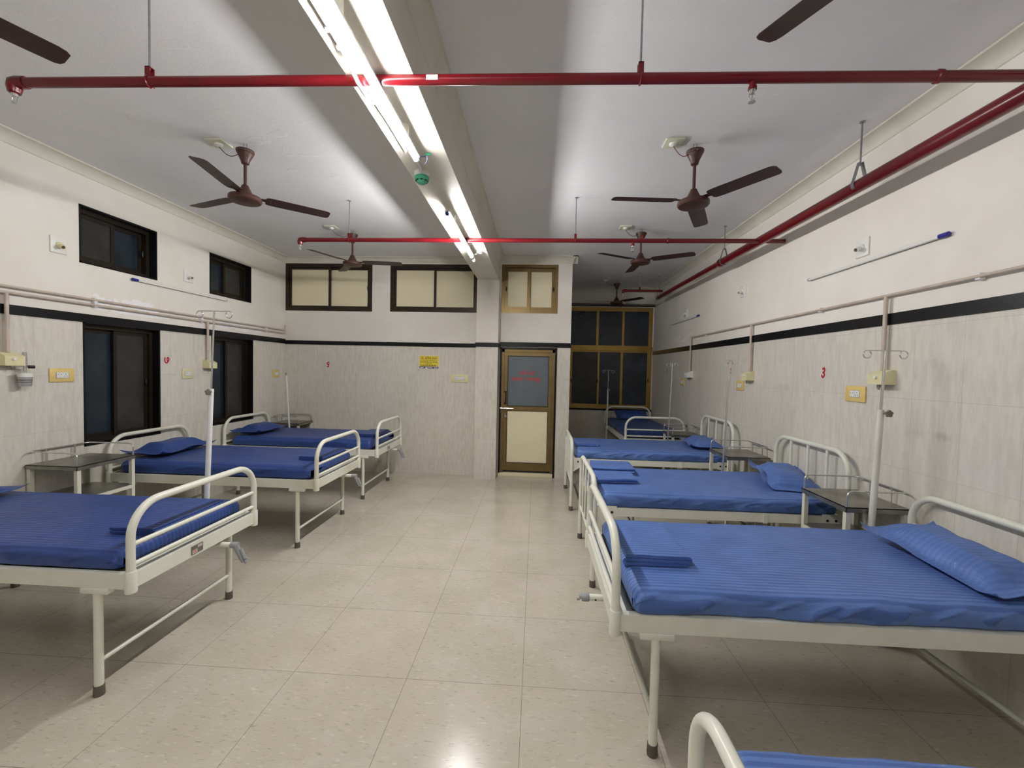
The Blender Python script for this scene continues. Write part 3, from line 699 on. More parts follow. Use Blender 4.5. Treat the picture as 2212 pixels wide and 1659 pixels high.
# ------------------------------------------------------------------ bedside tables
def table(loc, sx, label, zt=.81, W=.46, D=.41):
    """sx: +1 -> wall is at +x, open front faces -x. local origin centre on floor"""
    t = tag(empty('bedside_table', loc, 0), label, 'table', 'steel bedside tables')
    hx, hy = D/2, W/2
    m = MB(); m.box(-hx, hx, -hy, hy, zt-.005, zt); m.box(-hx, hx, -hy, -hy+.003, zt-.032, zt); m.box(-hx, hx, hy-.003, hy, zt-.032, zt); m.box(-hx, -hx+.003, -hy, hy, zt-.032, zt); m.box(hx-.003, hx, -hy, hy, zt-.032, zt)
    m.build('tray_top', M_steel_dark, t, 0)
    g = zt+.098; f = -sx*(hx-.012); bk = sx*(hx-.012); y = hy-.012; r = .035
    def P(a, y_, z_): return (a, y_, z_)
    pts = [(f, -y, zt-.02)]
    n = 6
    for i in range(n+1): th = PI/2*i/n; pts.append((f+sx*(r-r*math.cos(th)), -y, g-r+r*math.sin(th)))
    for i in range(n+1): th = PI/2*i/n; pts.append((bk-sx*(r-r*math.sin(th)), -y+r-r*math.cos(th), g))
    for i in range(n+1): th = PI/2*i/n; pts.append((bk-sx*(r-r*math.cos(th)), y-r+r*math.sin(th), g))
    for i in range(n+1): th = PI/2*i/n; pts.append((f+sx*(r-r*math.sin(th)), y, g-r+r*math.cos(th)))
    pts.append((f, y, zt-.02))
    m = MB(); m.tube(pts, .0055, 10); gr = m.build('guard_rail', M_chrome, t, 60)
    for yy in (-y+.12, y-.12):
        m = MB(); m.tube([(bk, yy, zt), (bk, yy, g)], .0055, 8); m.build('rail_post', M_chrome, gr)
    for a in (-1, 1):
        for b_ in (-1, 1):
            x0 = a*(hx-.005); y0 = b_*(hy-.005)
            m = MB(); m.box(min(x0, x0-a*.028), max(x0, x0-a*.028), min(y0, y0-b_*.028), max(y0, y0-b_*.028), .02, zt-.006)
            lg = m.build('leg', M_enamel2, t, 0)
            m = MB(); m.box(min(x0, x0-a*.028)-.002, max(x0, x0-a*.028)+.002, min(y0, y0-b_*.028)-.002, max(y0, y0-b_*.028)+.002, 0, .022); m.build('rubber_foot', M_rubber, lg, 0)
    for zz in (.555, .2):
        m = MB(); m.box(-hx+.012, hx-.012, -hy+.012, hy-.012, zz, zz+.006); m.build('shelf', M_steel_dark, t, 0)
        m = MB(); m.box(-hx+.006, hx-.006, -hy+.006, -hy+.012, zz-.028, zz); m.box(-hx+.006, hx-.006, hy-.012, hy-.006, zz-.028, zz)
        m.box(-hx+.006, -hx+.012, -hy+.012, hy-.012, zz-.028, zz); m.box(hx-.012, hx-.006, -hy+.012, hy-.012, zz-.028, zz)
        m.build('shelf_rim', M_enamel2, t, 0)
    return t
table((-3.645, 3.205, 0), -1, 'steel bedside table under the left wall sockets, between the two nearest left beds', W=.47, D=.42)
table((-3.62, 6.10, 0), -1, 'steel bedside table in the back left corner behind the last left bed', zt=.765, W=.38, D=.42)
table((2.115, 2.912, 0), 1, 'steel bedside table nearest on the right with a thick drip pole in front', W=.44, D=.38)
table((2.08, 4.42, 0), 1, 'steel bedside table between the second and third right beds', zt=.812, W=.45, D=.40)
table((2.08, 6.10, 0), 1, 'small steel bedside table before the foot of the alcove bed', zt=.765, W=.42, D=.40)

# ------------------------------------------------------------------ drip stands
def iv(loc, label, zj, zt, ro=.0145, ri=.0055, mo=M_white_tube, hook='loops', span=.13, lean=(0, 0), knob=True, rz=0, collar=None, clamp=(0, -1)):
    t = tag(empty('drip_pole', loc, rz), label, 'drip pole', 'drip poles clamped to the bed sides')
    def P(z): return (lean[0]*z, lean[1]*z, z)
    m = MB(); m.tube([P(.47), P(zj)], ro, 16); m.build('outer_tube', mo, t)
    m = MB(); m.tube([P(zj-.05), P(zt)], ri, 12); rod = m.build('inner_rod', M_chrome, t)
    cx, cy, cz = P(.57)
    bx, by = clamp
    m = MB(); m.box(min(cx-.016, cx+bx*.03), max(cx+.016, cx+bx*.03), min(cy-.0, cy+by*.03) - (.016 if bx else 0), max(cy+.0, cy+by*.03)+(.016 if bx else 0), .548, .59, bev=.002); m.build('clamp_bracket', mo, t)
    if knob:
        kx, ky, kz = P(zj-.02); m = MB(); m.tube([(kx, ky-ro*.5, kz), (kx+.012, ky-ro-.018, kz)], .006, 8)
        for k in range(5):
            a = 2*PI*k/5+.3; m.lathe([(0, 0), (.009, .001), (.010, .006), (.009, .013), (0, .014)], (kx+.014+.013*math.cos(a), ky-ro-.018, kz+.013*math.sin(a)), (0, -1, 0), 12)
        m.lathe([(0, 0), (.015, 0), (.015, .014), (0, .014)], (kx+.014, ky-ro-.017, kz), (0, -1, 0), 14)
        m.build('clamp_knob', M_knob, t)
    if collar:
        m = MB(); m.tube([P(collar[0]), P(collar[1])], ro+.004, 12); m.build('plastic_collar', collar[2], t)
    if hook == 'loops':
        x, y, z = P(zt); hk = MB(); R = .023
        for s in (-1, 1):
            pts = [(x, y, z)]+[(x+s*(span-.01), y, z)]
            pts += [(x+s*(span+R*math.sin(a)-.005), y, z-R+R*math.cos(a)) for a in [2*PI*i/18 for i in range(0, 17)]]
            hk.tube(pts, .0032, 8)
        hk.build('hook', M_chrome, t, 60)
    elif hook == 'claw':
        x, y, z = P(zt); hk = MB()
        for s in (-1, 1):
            for q in (-1, 1):
                c = Vector((x, y, z)); dx = Vector((s*.028, q*.028, 0))
                hk.tube([c, c+dx*.6+Vector((0, 0, .008)), c+dx-Vector((0, 0, .012)), c+dx*1.2-Vector((0, 0, .03)), c+dx*1.6-Vector((0, 0, .015))], .0028, 6)
        hk.build('hook', M_chrome, t, 60)
    elif hook == 'stub':
        x, y, z = P(zt); hk = MB(); hk.tube([(x, y, z-.03), (x-.008, y, z), (x+.004, y, z-.006)], .009, 8); hk.build('hook', M_knob, t, 60)
    return t
iv((-2.287, 2.777, 0), 'tall white drip pole with two ring hooks rising behind the nearest left bed', 1.436, 1.968, ro=.0165, lean=(.044, 0), span=.11)
iv((-3.49, 5.882, 0), 'short bare white drip pole beside the table in the back left corner', 1.46, 1.49, ro=.0115, hook='stub', lean=(-.064, 0), knob=False)
iv((2.038, 2.668, 0), 'thick white drip pole with star knob in front of the nearest right table', 1.42, 1.775, ro=.018, ri=.0075, lean=(.03, 0), span=.11, mo=M_enamel2)
iv((1.76, 4.080, 0), 'thin steel drip pole with a four-prong top between second and third right beds', 1.58, 1.738, ro=.0085, ri=.006, mo=M_chrome, hook='claw', knob=False, lean=(.0316, 0))
iv((1.776, 5.800, 0), 'thin steel drip pole by the table at the foot of the alcove bed', 1.55, 1.745, ro=.0085, ri=.006, mo=M_chrome, span=.055, knob=False, lean=(.028, 0))
iv((1.351, 8.02, 0), 'slim white drip pole at the left head corner of the alcove bed', 1.29, 1.64, ro=.0135, mo=M_enamel, span=.09, clamp=(1, 0))

# ------------------------------------------------------------------ ceiling fans
def fan(x, y, zc, ph, label, dz=0, num=None):
    t = tag(empty('ceiling_fan', (x, y, zc)), label, 'fan', 'brown three-blade ceiling fans'); d0 = 0-(zc-3.29)
    m = MB(); m.tube([(-.012, 0, 0), (-.012, 0, -.06)], .003, 6); m.tube([(.012, 0, 0), (.012, 0, -.06)], .003, 6); m.build('ceiling_hook', M_zinc, t)
    m = MB(); m.lathe([(.055, -.045), (.062, -.048), (.062, -.056), (.058, -.068), (.054, -.07), (.052, -.08), (.044, -.095), (.030, -.125), (.026, -.145), (.018, -.15), (.013, -.152)], (0, 0, 0), seg=28); cn = m.build('canopy', M_brown, t)
    m = MB(); m.tube([(0, 0, -.06), (0, 0, -.31+dz)], .0115, 14); m.build('down_rod', M_brown, t)
    z = dz
    m = MB(); m.lathe([(.014, z-.295), (.022, z-.30), (.030, z-.32), (.045, z-.35), (.058, z-.375), (.060, z-.38)], seg=32)
    m.lathe([(.0, z-.378), (.09, z-.380), (.108, z-.386), (.112, z-.395), (.112, z-.412), (.104, z-.422), (.07, z-.430), (0, z-.433)], seg=40); m.build('motor_housing', M_brown, t)
    for k in range(3):
        a = math.radians(ph+120*k); R = Matrix.Rotation(a, 4, 'Z') @ Matrix.Translation((0, 0, z-.383)) @ Matrix.Rotation(math.radians(-9), 4, 'X')
        m = MB()
        out = [(.135, -.045), (.15, -.056), (.20, -.060), (.56, -.056), (.585, -.050), (.60, -.035), (.60, .03), (.592, .05), (.575, .058), (.20, .060), (.15, .056), (.135, .045)]
        m.prism(out, -.001, .001, lambda u, v, tt: R @ Vector((u, v, tt-.0*abs(v)))); bl = m.build('blade', M_browndark, t, 0)
        m = MB(); m.prism([(.085, -.018), (.12, -.018), (.15, -.03), (.21, -.028), (.21, .028), (.15, .03), (.12, .018), (.085, .018)], .0012, .004, lambda u, v, tt: R @ Vector((u, v, tt)))
        for (u, v) in ((.165, -.015), (.165, .015), (.195, 0)):
            p = R @ Vector((u, v, -.001)); m.lathe([(0, -.0025), (.004, -.002), (.005, 0), (0, .0)], p, R.to_3x3() @ Vector((0, 0, 1)), 8)
        m.build('blade_bracket', M_brown, bl)
    if num:
        r = Matrix(((1, 0, 0), (0, 0, -1), (0, 1, 0))).to_4x4()
        text(num, .06, M_redtext, cn, Matrix.Translation((0, -.05, -.105)) @ Matrix.Rotation(-.35, 4, 'X') @ r, 'lettering', .002, .001)
    return t
fan(-2.224, 3.117, ZL, 40, 'brown ceiling fan over the left beds, nearest whole fan on the left', dz=-.005)
fan(1.124, 3.225, ZR, 64, 'brown ceiling fan over the right beds, nearest whole fan on the right', dz=-.025)
fan(-2.27, 5.085, ZL, 6, 'brown ceiling fan behind the red pipe in front of the high panel windows')
fan(1.19, 5.088, ZR, 90, 'brown ceiling fan with a red 3 on its canopy, middle of the right row', dz=.02, num='3')
fan(1.45, 7.962, ZR, 68, 'dark brown ceiling fan in front of the alcove window')
fan(-2.25, 1.17, ZL, 66, 'brown fan blade reaching in from the upper left photo edge')
fan(1.12, 1.20, ZR, 117, 'brown fan blade reaching in from the upper right photo edge')
M_plate_w = simple('ivory_plastic', S(214, 214, 192), .4, var=.03)
def ceiling_plate(x, y, zc, fx, fy, label, wire):
    t = tag(empty('ceiling_socket', (x, y, zc)), label, 'socket', 'square sockets beside the ceiling fans')
    m = MB(); m.box(-.065, .065, -.065, .065, -.012, 0, bev=.003); m.build('plate', M_plate_w, t)
    m = MB(); m.lathe([(0, -.011), (.03, -.012), (.028, -.022), (.015, -.03), (0, -.032)], seg=18); m.build('ceiling_rose', M_whiteplastic, t)
    dx, dy = fx-x, fy-y; m = MB()
    pts = [(dx*s*.85, dy*s*.85, -.028-.05*math.sin(PI*s)-.03*s) for s in [i/12 for i in range(13)]]
    m.tube(pts, .0028, 6); m.build('cable', wire, t)
ceiling_plate(-2.41, 3.09, ZL, -2.224, 3.117, 'square ceiling socket wired to the nearest left fan', M_wire_dark)
ceiling_plate(.955, 3.19, ZR, 1.124, 3.225, 'square ceiling socket with red cable to the nearest right fan', M_wire_red)
ceiling_plate(-2.47, 4.96, ZL, -2.27, 5.085, 'square ceiling socket wired to the fan before the high panel windows', M_wire_dark)
ceiling_plate(.99, 5.02, ZR, 1.19, 5.088, 'square ceiling socket wired to the fan with the red 3', M_wire_dark)
ceiling_plate(1.23, 7.87, ZR, 1.45, 7.962, 'square ceiling socket wired to the alcove fan', M_wire_dark)

# ------------------------------------------------------------------ lamps
def tube_lamp(y0, y1, label, cap_near=False, k=1.0):
    x, z = -.727, 2.825
    t = tag(empty('tube_light', (x, (y0+y1)/2, z)), label, 'tube light', 'lit tube lights on the beam'); h = (y1-y0)/2
    m = MB(); m.tube([(0, -h+.02, 0), (0, h-.02, 0)], .0145, 10); m.build('glowing_tube', emis(k), t)
    for s in (-1, 1):
        m = MB(); m.tube([(0, s*(h-.02), 0), (0, s*h, 0)], .0155, 16); m.build('end_cap', M_bluecap if (cap_near and s < 0) else M_whiteplastic, t)
    m = MB(); m.box(-.019, .019, -h+.01, h-.01, .0135, .024); m.build('batten', M_whiteplastic, t, 0)
    for yy in (-h*.62, h*.62):
        m = MB(); m.box(-.014, .02, yy-.012, yy+.012, .024, .075); m.build('mounting_clip', M_whiteplastic, t, 0)
    return t
tube_lamp(1.25, 2.485, 'long lit tube light crossing in front of the red pipe at the top')
tube_lamp(3.32, 4.60, 'shorter looking lit tube light farther along the beam', True, k=2.1)
tube_lamp(-.82, .42, 'lit tube light on the beam just behind the camera, out of the photo', k=.9)
tube_lamp(-2.85, -1.61, 'added tube light on the beam well behind the camera, unseen fill lamp', k=.4)  # unseen lamp added as soft fill, brightens the near walls
tube_lamp(-4.88, -3.64, 'rearmost added tube light on the beam, unseen fill lamp behind the camera', k=.4)  # second added fill lamp, out of view, lowers the contrast
t = tag(empty('conduit_pipe', (-.80, 1.9, 2.89)), 'white plastic conduit beside the long lit tube with a bend near the red pipe', 'conduit')
m = MB(); m.tube([(-.010, -5.5, 0), (-.010, -.22, -.002), (-.008, -.16, -.012), (-.003, -.11, -.036), (.002, -.075, -.054), (.005, -.034, -.058), (.005, .01, -.055), (.003, .045, -.040), (-.001, .085, -.016), (-.004, .13, -.003), (0, .30, 0), (0, .60, 0)], .0095, 12)
m.build('pipe', M_pvc, t, 60)
for yy in (-.30, -.21, .14):
    m = MB(); m.tube([(-.018, yy, -.004), (0, yy, -.004), (.014, yy, -.004)], .008, 8); m.box(-.025, -.012, yy-.008, yy+.008, -.012, .01); m.build('clip', M_pvc, t)
t = tag(empty('smoke_detector', (-.785, 2.80, BZ)), 'green and white round smoke detector under the beam', 'smoke detector')
m = MB(); m.lathe([(0, 0), (.05, 0), (.05, -.012), (.046, -.026), (0, -.026)], seg=32); m.build('base', M_whiteplastic, t)
m = MB(); m.lathe([(.0, -.024), (.044, -.025), (.047, -.032), (.047, -.046), (.043, -.052), (.032, -.056), (.030, -.066), (.024, -.072), (0, -.073)], seg=32); gh = m.build('sensor_head', M_green, t)
for k in range(8):
    a = k*PI/4+.2; m = MB(); R = Matrix.Rotation(a, 3, 'Z'); m.box(.036, .041, -.008, .008, -.0585, -.0535, rot=R); m.build('vent', M_black, gh, 0)
m = MB(); m.tube([(.02, -.28, -.016), (.02, -.11, -.016), (.005, -.04, -.014)], .0095, 12); m.build('conduit_stub', M_pvc, t)
t = tag(empty('cable_joint', (-.70, 2.55, 2.86)), 'coiled wires with a green connector at the end of the long tube', 'wire')
m = MB(); m.tube([(.0+.022*math.sin(a), -.01+.01*math.cos(a*2), .0-.022*math.cos(a)) for a in [i*PI/8 for i in range(14)]], .0035, 8); m.build('cable', simple('lilac_wire', S(150, 148, 190), .4), t, 60)
m = MB(); m.tube([(0, -.005, .03), (.04, 0, .035)], .006, 10); m.build('connector', M_green, t)
t = tag(empty('light_bulb', (-.715, 4.66, 2.83)), 'small unlit white bulb hanging at the far end of the second tube', 'light bulb')
m = MB(); m.lathe([(0, -.045), (.012, -.043), (.019, -.03), (.018, -.016), (.010, -.002), (.010, .008), (0, .008)], seg=20); m.build('bulb', M_whiteplastic, t)
m = MB(); m.tube([(0, 0, .006), (.0, -.01, .03), (.035, -.02, .04)], .008, 10); m.lathe([(0, 0), (.03, 0), (.03, .02), (0, .02)], (.06, 0, .05)); m.build('holder', M_whiteplastic, t)

def wall_tube(x, y0, y1, z, sg, capside, label):
    t = tag(empty('unlit_tube_light', (x, (y0+y1)/2, z)), label, 'tube light', 'unlit tube lights on the walls'); h = (y1-y0)/2
    m = MB(); m.box(min(0, sg*.012), max(0, sg*.012), -h, h, -.008, .010); m.build('batten', M_zinc, t, 0)
    m = MB(); m.tube([(sg*.019, -h, .002), (sg*.019, h, .002)], .0105, 14); m.build('tube', M_whiteplastic, t)
    c = capside; m = MB(); m.tube([(sg*.019, c*(h-.05), .002), (sg*.019, c*(h+.004), .002)], .0135, 14); m.build('end_cap', M_bluecap, t)
    m = MB(); m.tube([(sg*.019, -c*(h-.004), .002), (sg*.019, -c*(h+.004), .002)], .0125, 14); m.build('end_cap', M_greyplastic, t)
wall_tube(XL, 3.84, 5.06, 2.392, 1, -1, 'unlit tube light with blue end under the high left windows')
wall_tube(XR, 2.55, 3.77, 2.43, -1, -1, 'unlit tube light with blue end on the right wall, nearest')
wall_tube(XR, 6.225, 7.46, 2.445, -1, -1, 'small looking unlit tube light on the right wall near the alcove window')
def bulb_holder(x, y, z, sg, label, bulb=False, col=M_whiteplastic, wire=False):
    t = tag(empty('lamp_holder', (x, y, z)), label, 'lamp holder', 'empty lamp holders on the walls')
    m = MB(); m.box(min(0, sg*.012), max(0, sg*.012), -.06, .06, -.065, .065, bev=.003); m.build('plate', M_whiteplastic, t)
    dr = Vector((sg*.85, -.25, -.35)).normalized(); o = Vector((sg*.012, 0, 0))
    m = MB(); m.lathe([(0, 0), (.026, 0), (.026, .012), (.016, .02), (.016, .06), (.013, .06), (.013, .045), (0, .045)], o, dr, 18); s = m.build('socket', col, t)
    m = MB(); m.lathe([(0, .046), (.0125, .046), (.0125, .048), (0, .048)], o, dr, 14); m.build('contact', simple('rusty_brown', S(120, 84, 66), .6), s)
    if wire:
        m = MB(); m.tube([o+dr*.06, o+dr*.09+Vector((0, 0, -.03)), (sg*.05, -.02, -.09), (sg*.02, .03, -.10)], .003, 6); m.build('wire', M_whiteplastic, t)
bulb_holder(XL, 3.226, 2.535, 1, 'empty lamp holder left of the nearest high window', col=M_plate_c)
bulb_holder(XL, 4.50, 2.566, 1, 'empty lamp holder between the two high left windows')
bulb_holder(XR, 3.20, 2.54, -1, 'empty lamp holder above the nearest right wall tube')
bulb_holder(XR, 4.95, 2.555, -1, 'empty lamp holder alone in the middle of the right wall')
bulb_holder(XR, 6.77, 2.545, -1, 'lamp holder with a loose white wire above the far right wall tube', wire=True)

# ------------------------------------------------------------------ sprinkler pipes
def sprinkler(parent, x, y, z, drop=.05):
    m = MB(); m.tube([(x, y, z), (x, y, z-drop)], .0135, 12); m.lathe([(.017, 0), (.017, -.012), (.0, -.012)][::-1], (x, y, z-drop+.012)); h = m.build('drop_fitting', M_red, parent)
    m = MB(); m.lathe([(0, 0), (.014, 0), (.014, -.012), (.009, -.016), (0, -.016)], (x, y, z-drop), seg=12); zz = z-drop-.014
    for s in (-1, 1): m.tube([(x+s*.009, y, zz), (x+s*.013, y, zz-.016), (x+s*.004, y, zz-.032)], .002, 6)
    m.tube([(x, y, zz), (x, y, zz-.03)], .0025, 6)
    m.lathe([(0, -.034), (.014, -.035), (.014, -.037), (0, -.037)], (x, y, zz), seg=14)
    m.build('sprinkler_head', M_chrome, parent)
def hanger(parent, x, y, zp, zc, r):
    m = MB(); m.tube([(x, y, zp+r+.03), (x, y, zc)], .0045, 8); m.lathe([(0, 0), (.014, 0), (.014, -.006), (0, -.006)], (x, y, zc), seg=14)
    ho = m.build('hanger_rod', M_zinc, parent)
    m = MB(); m.tube([(x-.0, y+(r+.002)*math.cos(a), zp+(r+.002)*math.sin(a)) for a in [2*PI*i/16 for i in range(16)]], .004, 6, closed=True); m.box(x-.011, x+.011, y-.014, y-.009, zp+r*.5, zp+r+.04); m.box(x-.011, x+.011, y+.009, y+.014, zp+r*.5, zp+r+.04); m.box(x-.011, x+.011, y-.014, y+.014, zp+r+.036, zp+r+.04)
    m.build('clamp', M_red, ho)
def branch(y, z0, x0, x1, r, rods, heads, label, zslope=0, elbow=True, stub=None, joints=()):
    t = tag(empty('sprinkler_pipe', ((x0+x1)/2, y, z0)), label, 'pipe', 'red sprinkler branch pipes'); cx = (x0+x1)/2
    zz = lambda x: zslope*(x-cx)
    m = MB(); m.tube([(x0-cx, 0, zz(x0)), (x1-cx, 0, zz(x1))], r, 16); m.build('pipe', M_red, t)
    if elbow:
        X = x0-cx; Z = zz(x0); m = MB(); m.tube([(X+.055, 0, Z), (X+.02, 0, Z), (X, 0, Z-.004), (X-.004, 0, Z-.02), (X-.004, 0, Z-.045)], [r+.004, r+.006, r+.008, r+.006, r+.001], 14)
        m.build('elbow', M_red, t, 60)
        sprinkler(t, X-.004, 0, Z-.02, .03)
    for x in rods: hanger(t, x-cx, 0, zz(x), ((ZL if x < BX1 else ZR)-z0), r)
    for x in heads: sprinkler(t, x-cx, 0, zz(x))
    for x in joints:
        m = MB(); m.lathe([(r, -.012), (r+.004, -.008), (r+.004, .008), (r, .012)], (x-cx, 0, zz(x)), (1, 0, 0)); m.build('coupling', M_red, t)
    return t
b1 = branch(1.866, 2.866, -2.438, 2.10, .022, [-1.782, .412], [.876], 'nearest red sprinkler pipe running across the whole top of the photo', zslope=-.0100, joints=[1.612])
m = MB(); m.box(-.335, -.285, -.0235, -.021, -.010, .010); m.build('paper_label', M_whiteplastic, b1, 0)
b2 = branch(4.175, 2.877, -2.40, 2.31, .021, [-1.898, .349], [.90], 'middle red sprinkler pipe crossing in front of the high panel windows', zslope=.0015, joints=[1.23])
b3 = branch(7.3, 2.99, 1.44, 2.09, .0195, [1.71], [], 'short far red sprinkler pipe branching off near the alcove fan')
t = tag(empty('sprinkler_main_pipe', (2.10, 3.0, 2.885)), 'thick red main pipe running along the right wall under the ceiling', 'pipe')
m = MB(); m.tube([(0, YF-3.0, -.055), (0, -1.0, -.02), (0, 2.05, .015)], .042, 20); m.build('pipe', M_red, t, 60)
m = MB(); m.tube([(0, 2.03, .015), (0, 2.07, .0155)], .047, 20); m.tube([(0, 2.07, .0155), (0, 2.13, .016)], [.047, .034], 20); m.build('reducer', M_red, t)
m = MB(); m.tube([(0, 2.1, .016), (0, 4.62, .045)], .032, 18); m.build('thin_pipe', M_red, t)
for (yy, zp, r) in ((-.04, 0, .042), (1.98, .014, .043), (4.53, .044, .033)):
    m = MB(); top = zp+r+.10
    m.tube([(0, yy, top-.02), (0, yy, ZR-2.885)], .0055, 8); m.lathe([(0, 0), (.016, 0), (.016, -.006), (0, -.006)], (0, yy, ZR-2.885), seg=14); ho = m.build('hanger_rod', M_zinc, t)
    cl = MB(); seg = []
    pts = [(-.010, top)]+[((r+.004)*math.cos(a), zp+(r+.004)*math.sin(a)) for a in [math.radians(150+i*20) for i in range(13)]]+[(.010, top)]
    for (p, q) in zip(pts, pts[1:]):
        u = Vector((p[0], 0, p[1])); v = Vector((q[0], 0, q[1])); dd = (v-u).normalized(); nn = Vector((-dd.z, 0, dd.x))*.0018
        A = [cl.bm.verts.new(w_+Vector((0, yy+s_*.014, 0))+k_*nn) for w_ in (u, v) for s_ in (-1, 1) for k_ in (-1, 1)]
        for f in ((0, 1, 3, 2), (4, 6, 7, 5), (0, 4, 5, 1), (2, 3, 7, 6), (0, 2, 6, 4), (1, 5, 7, 3)): cl.bm.faces.new([A[i] for i in f])
    cl.build('clevis_clamp', M_zinc, ho)

# ------------------------------------------------------------------ medical gas pipes, outlets, switches
def gas(loc, runs, drops, label, clips):
    t = tag(empty('gas_pipe', loc), label, 'pipe'); L = Vector(loc)
    for r in runs:
        m = MB(); m.tube([Vector(p)-L for p in r], .0095, 10); m.build('pipe', M_copper, t, 60)
    for r in drops:
        m = MB(); m.tube([Vector(p)-L for p in r], .0125, 12); m.lathe([(.0145, -.02), (.0145, .02)], Vector(r[-1])-L+Vector((0, 0, .24)), seg=12); m.build('drop_pipe', M_copper, t, 60)
    for c in clips:
        x, y, z, hz = c; m = MB(); m.box(x-.016-L.x, x+.016-L.x, y-.013-L.y, y+.013-L.y, z-hz-L.z, z+hz-L.z, bev=.002); m.build('clip', M_pvc, t)
    return t
gx = XL+.03
gas((gx, 3, 2.1), [[(gx, YF, 2.139), (gx, 6.255, 2.139)], [(gx, YF, 2.093), (gx, 6.28, 2.093)]],
    [[(gx, 2.865, 2.093), (gx, 2.865, 1.66)], [(gx, 4.745, 2.093), (gx, 4.745, 1.64)], [(gx, 6.255, 2.20), (gx, 6.255, 2.10)]][:2], 'pair of thin painted gas pipes running along the left wall above the black band',
    [(gx-.012, 3.49, 2.118, .042), (gx-.012, 4.665, 2.118, .042), (gx-.012, 5.83, 2.118, .042), (gx-.012, 1.9, 2.118, .042)])
m = MB(); m.tube([(gx, 6.27, 2.09), (gx, 6.27, 2.215)], .009, 8); o = m.build('pipe_stub', M_copper); tag(o, 'short upright pipe end in the back left corner above the band', 'pipe')
gx = XR-.03
gas((gx, 3, 2.1), [[(gx, YF, 2.152), (gx, 6.47, 2.152)]],
    [[(gx, 2.94, 2.15), (gx, 2.94, 1.66)], [(gx, 4.69, 2.15), (gx, 4.69, 1.65)], [(gx, 6.47, 2.152), (gx, 6.47, 1.65)]], 'single thin painted gas pipe along the right wall above the black band',
    [(gx+.012, 2.36, 2.152, .018), (gx+.012, 3.60, 2.152, .018), (gx+.012, 5.93, 2.152, .018)])
def outlet(x, y, z, sg, label, mat=M_plate_c):
    t = tag(empty('gas_outlet_box', (x, y, z)), label, 'gas outlet', 'medical gas outlet boxes on the walls')
    m = MB(); m.prism([(0, -.048), (.085, -.048), (.085, .02), (.03, .048), (0, .048)], -.06, .06, lambda u, v, tt: (sg*u, tt, v))
    m.build('housing', mat, t, 0)
    m = MB(); m.lathe([(0, 0), (.012, 0), (.010, .012), (0, .012)], (sg*.085, -.01, .0), (sg, 0, 0), 14); m.build('button', M_whiteplastic, t)
    m = MB(); m.lathe([(0, 0), (.011, 0), (.011, -.02), (.006, -.022), (.006, -.035), (0, -.035)], (sg*.045, .015, -.048), seg=12); m.lathe([(0, 0), (.010, 0), (.010, -.012), (0, -.012)], (sg*.045, -.03, -.048), seg=12); m.build('nozzle', M_steel, t)
    return t
outlet(XL, 2.87, 1.612, 1, 'cream gas outlet box holding the humidifier bottle at the left edge')
outlet(XL, 4.76, 1.60, 1, 'small cream gas outlet box beside the second tall left window')
outlet(XR, 2.93, 1.615, -1, 'cream gas outlet box behind the thick drip pole on the right wall')
outlet(XR, 4.70, 1.60, -1, 'cream gas outlet box near the number 2 on the right wall')
outlet(XR, 6.48, 1.60, -1, 'white gas outlet box farthest along the right wall', M_whiteplastic)
t = tag(empty('oxygen_humidifier', (XL+.06, 2.945, 1.53)), 'oxygen flow meter with a clear humidifier bottle hanging at the left edge', 'flow meter')
m = MB(); m.lathe([(0, -.12), (.033, -.12), (.036, -.11), (.039, -.055), (.039, -.05), (0, -.05)], seg=24); m.build('bottle', M_clearbottle, t)
m = MB(); m.lathe([(0, -.05), (.041, -.05), (.041, -.025), (.03, -.02), (.012, -.016), (0, -.016)], seg=24); m.build('bottle_cap', M_whiteplastic, t)
m = MB(); m.lathe([(.0, -.02), (.009, -.02), (.009, .03), (.013, .03), (.013, .045), (0, .045)], seg=14); m.tube([(0, -.09, .032), (0, 0, .032)], .008, 10); m.tube([(-.005, -.082, .075), (-.005, -.082, .03)], .007, 10); m.build('valve_body', M_chrome, t)
m = MB(); m.lathe([(0, 0), (.012, 0), (.012, .035), (0, .035)], (.01, .012, .025), (.4, 1, 0), 16); m.build('control_knob', M_black, t)
m = MB(); m.lathe([(0, .045), (.014, .045), (.0125, .13), (.012, .135), (0, .135)], seg=18); m.build('flow_tube', M_clearbottle, t)
m = MB(); m.lathe([(.0395, -.075), (.0395, -.071)], seg=20); m.lathe([(.039, -.09), (.039, -.087)], seg=20); m.build('level_marks', M_wire_dark, t)
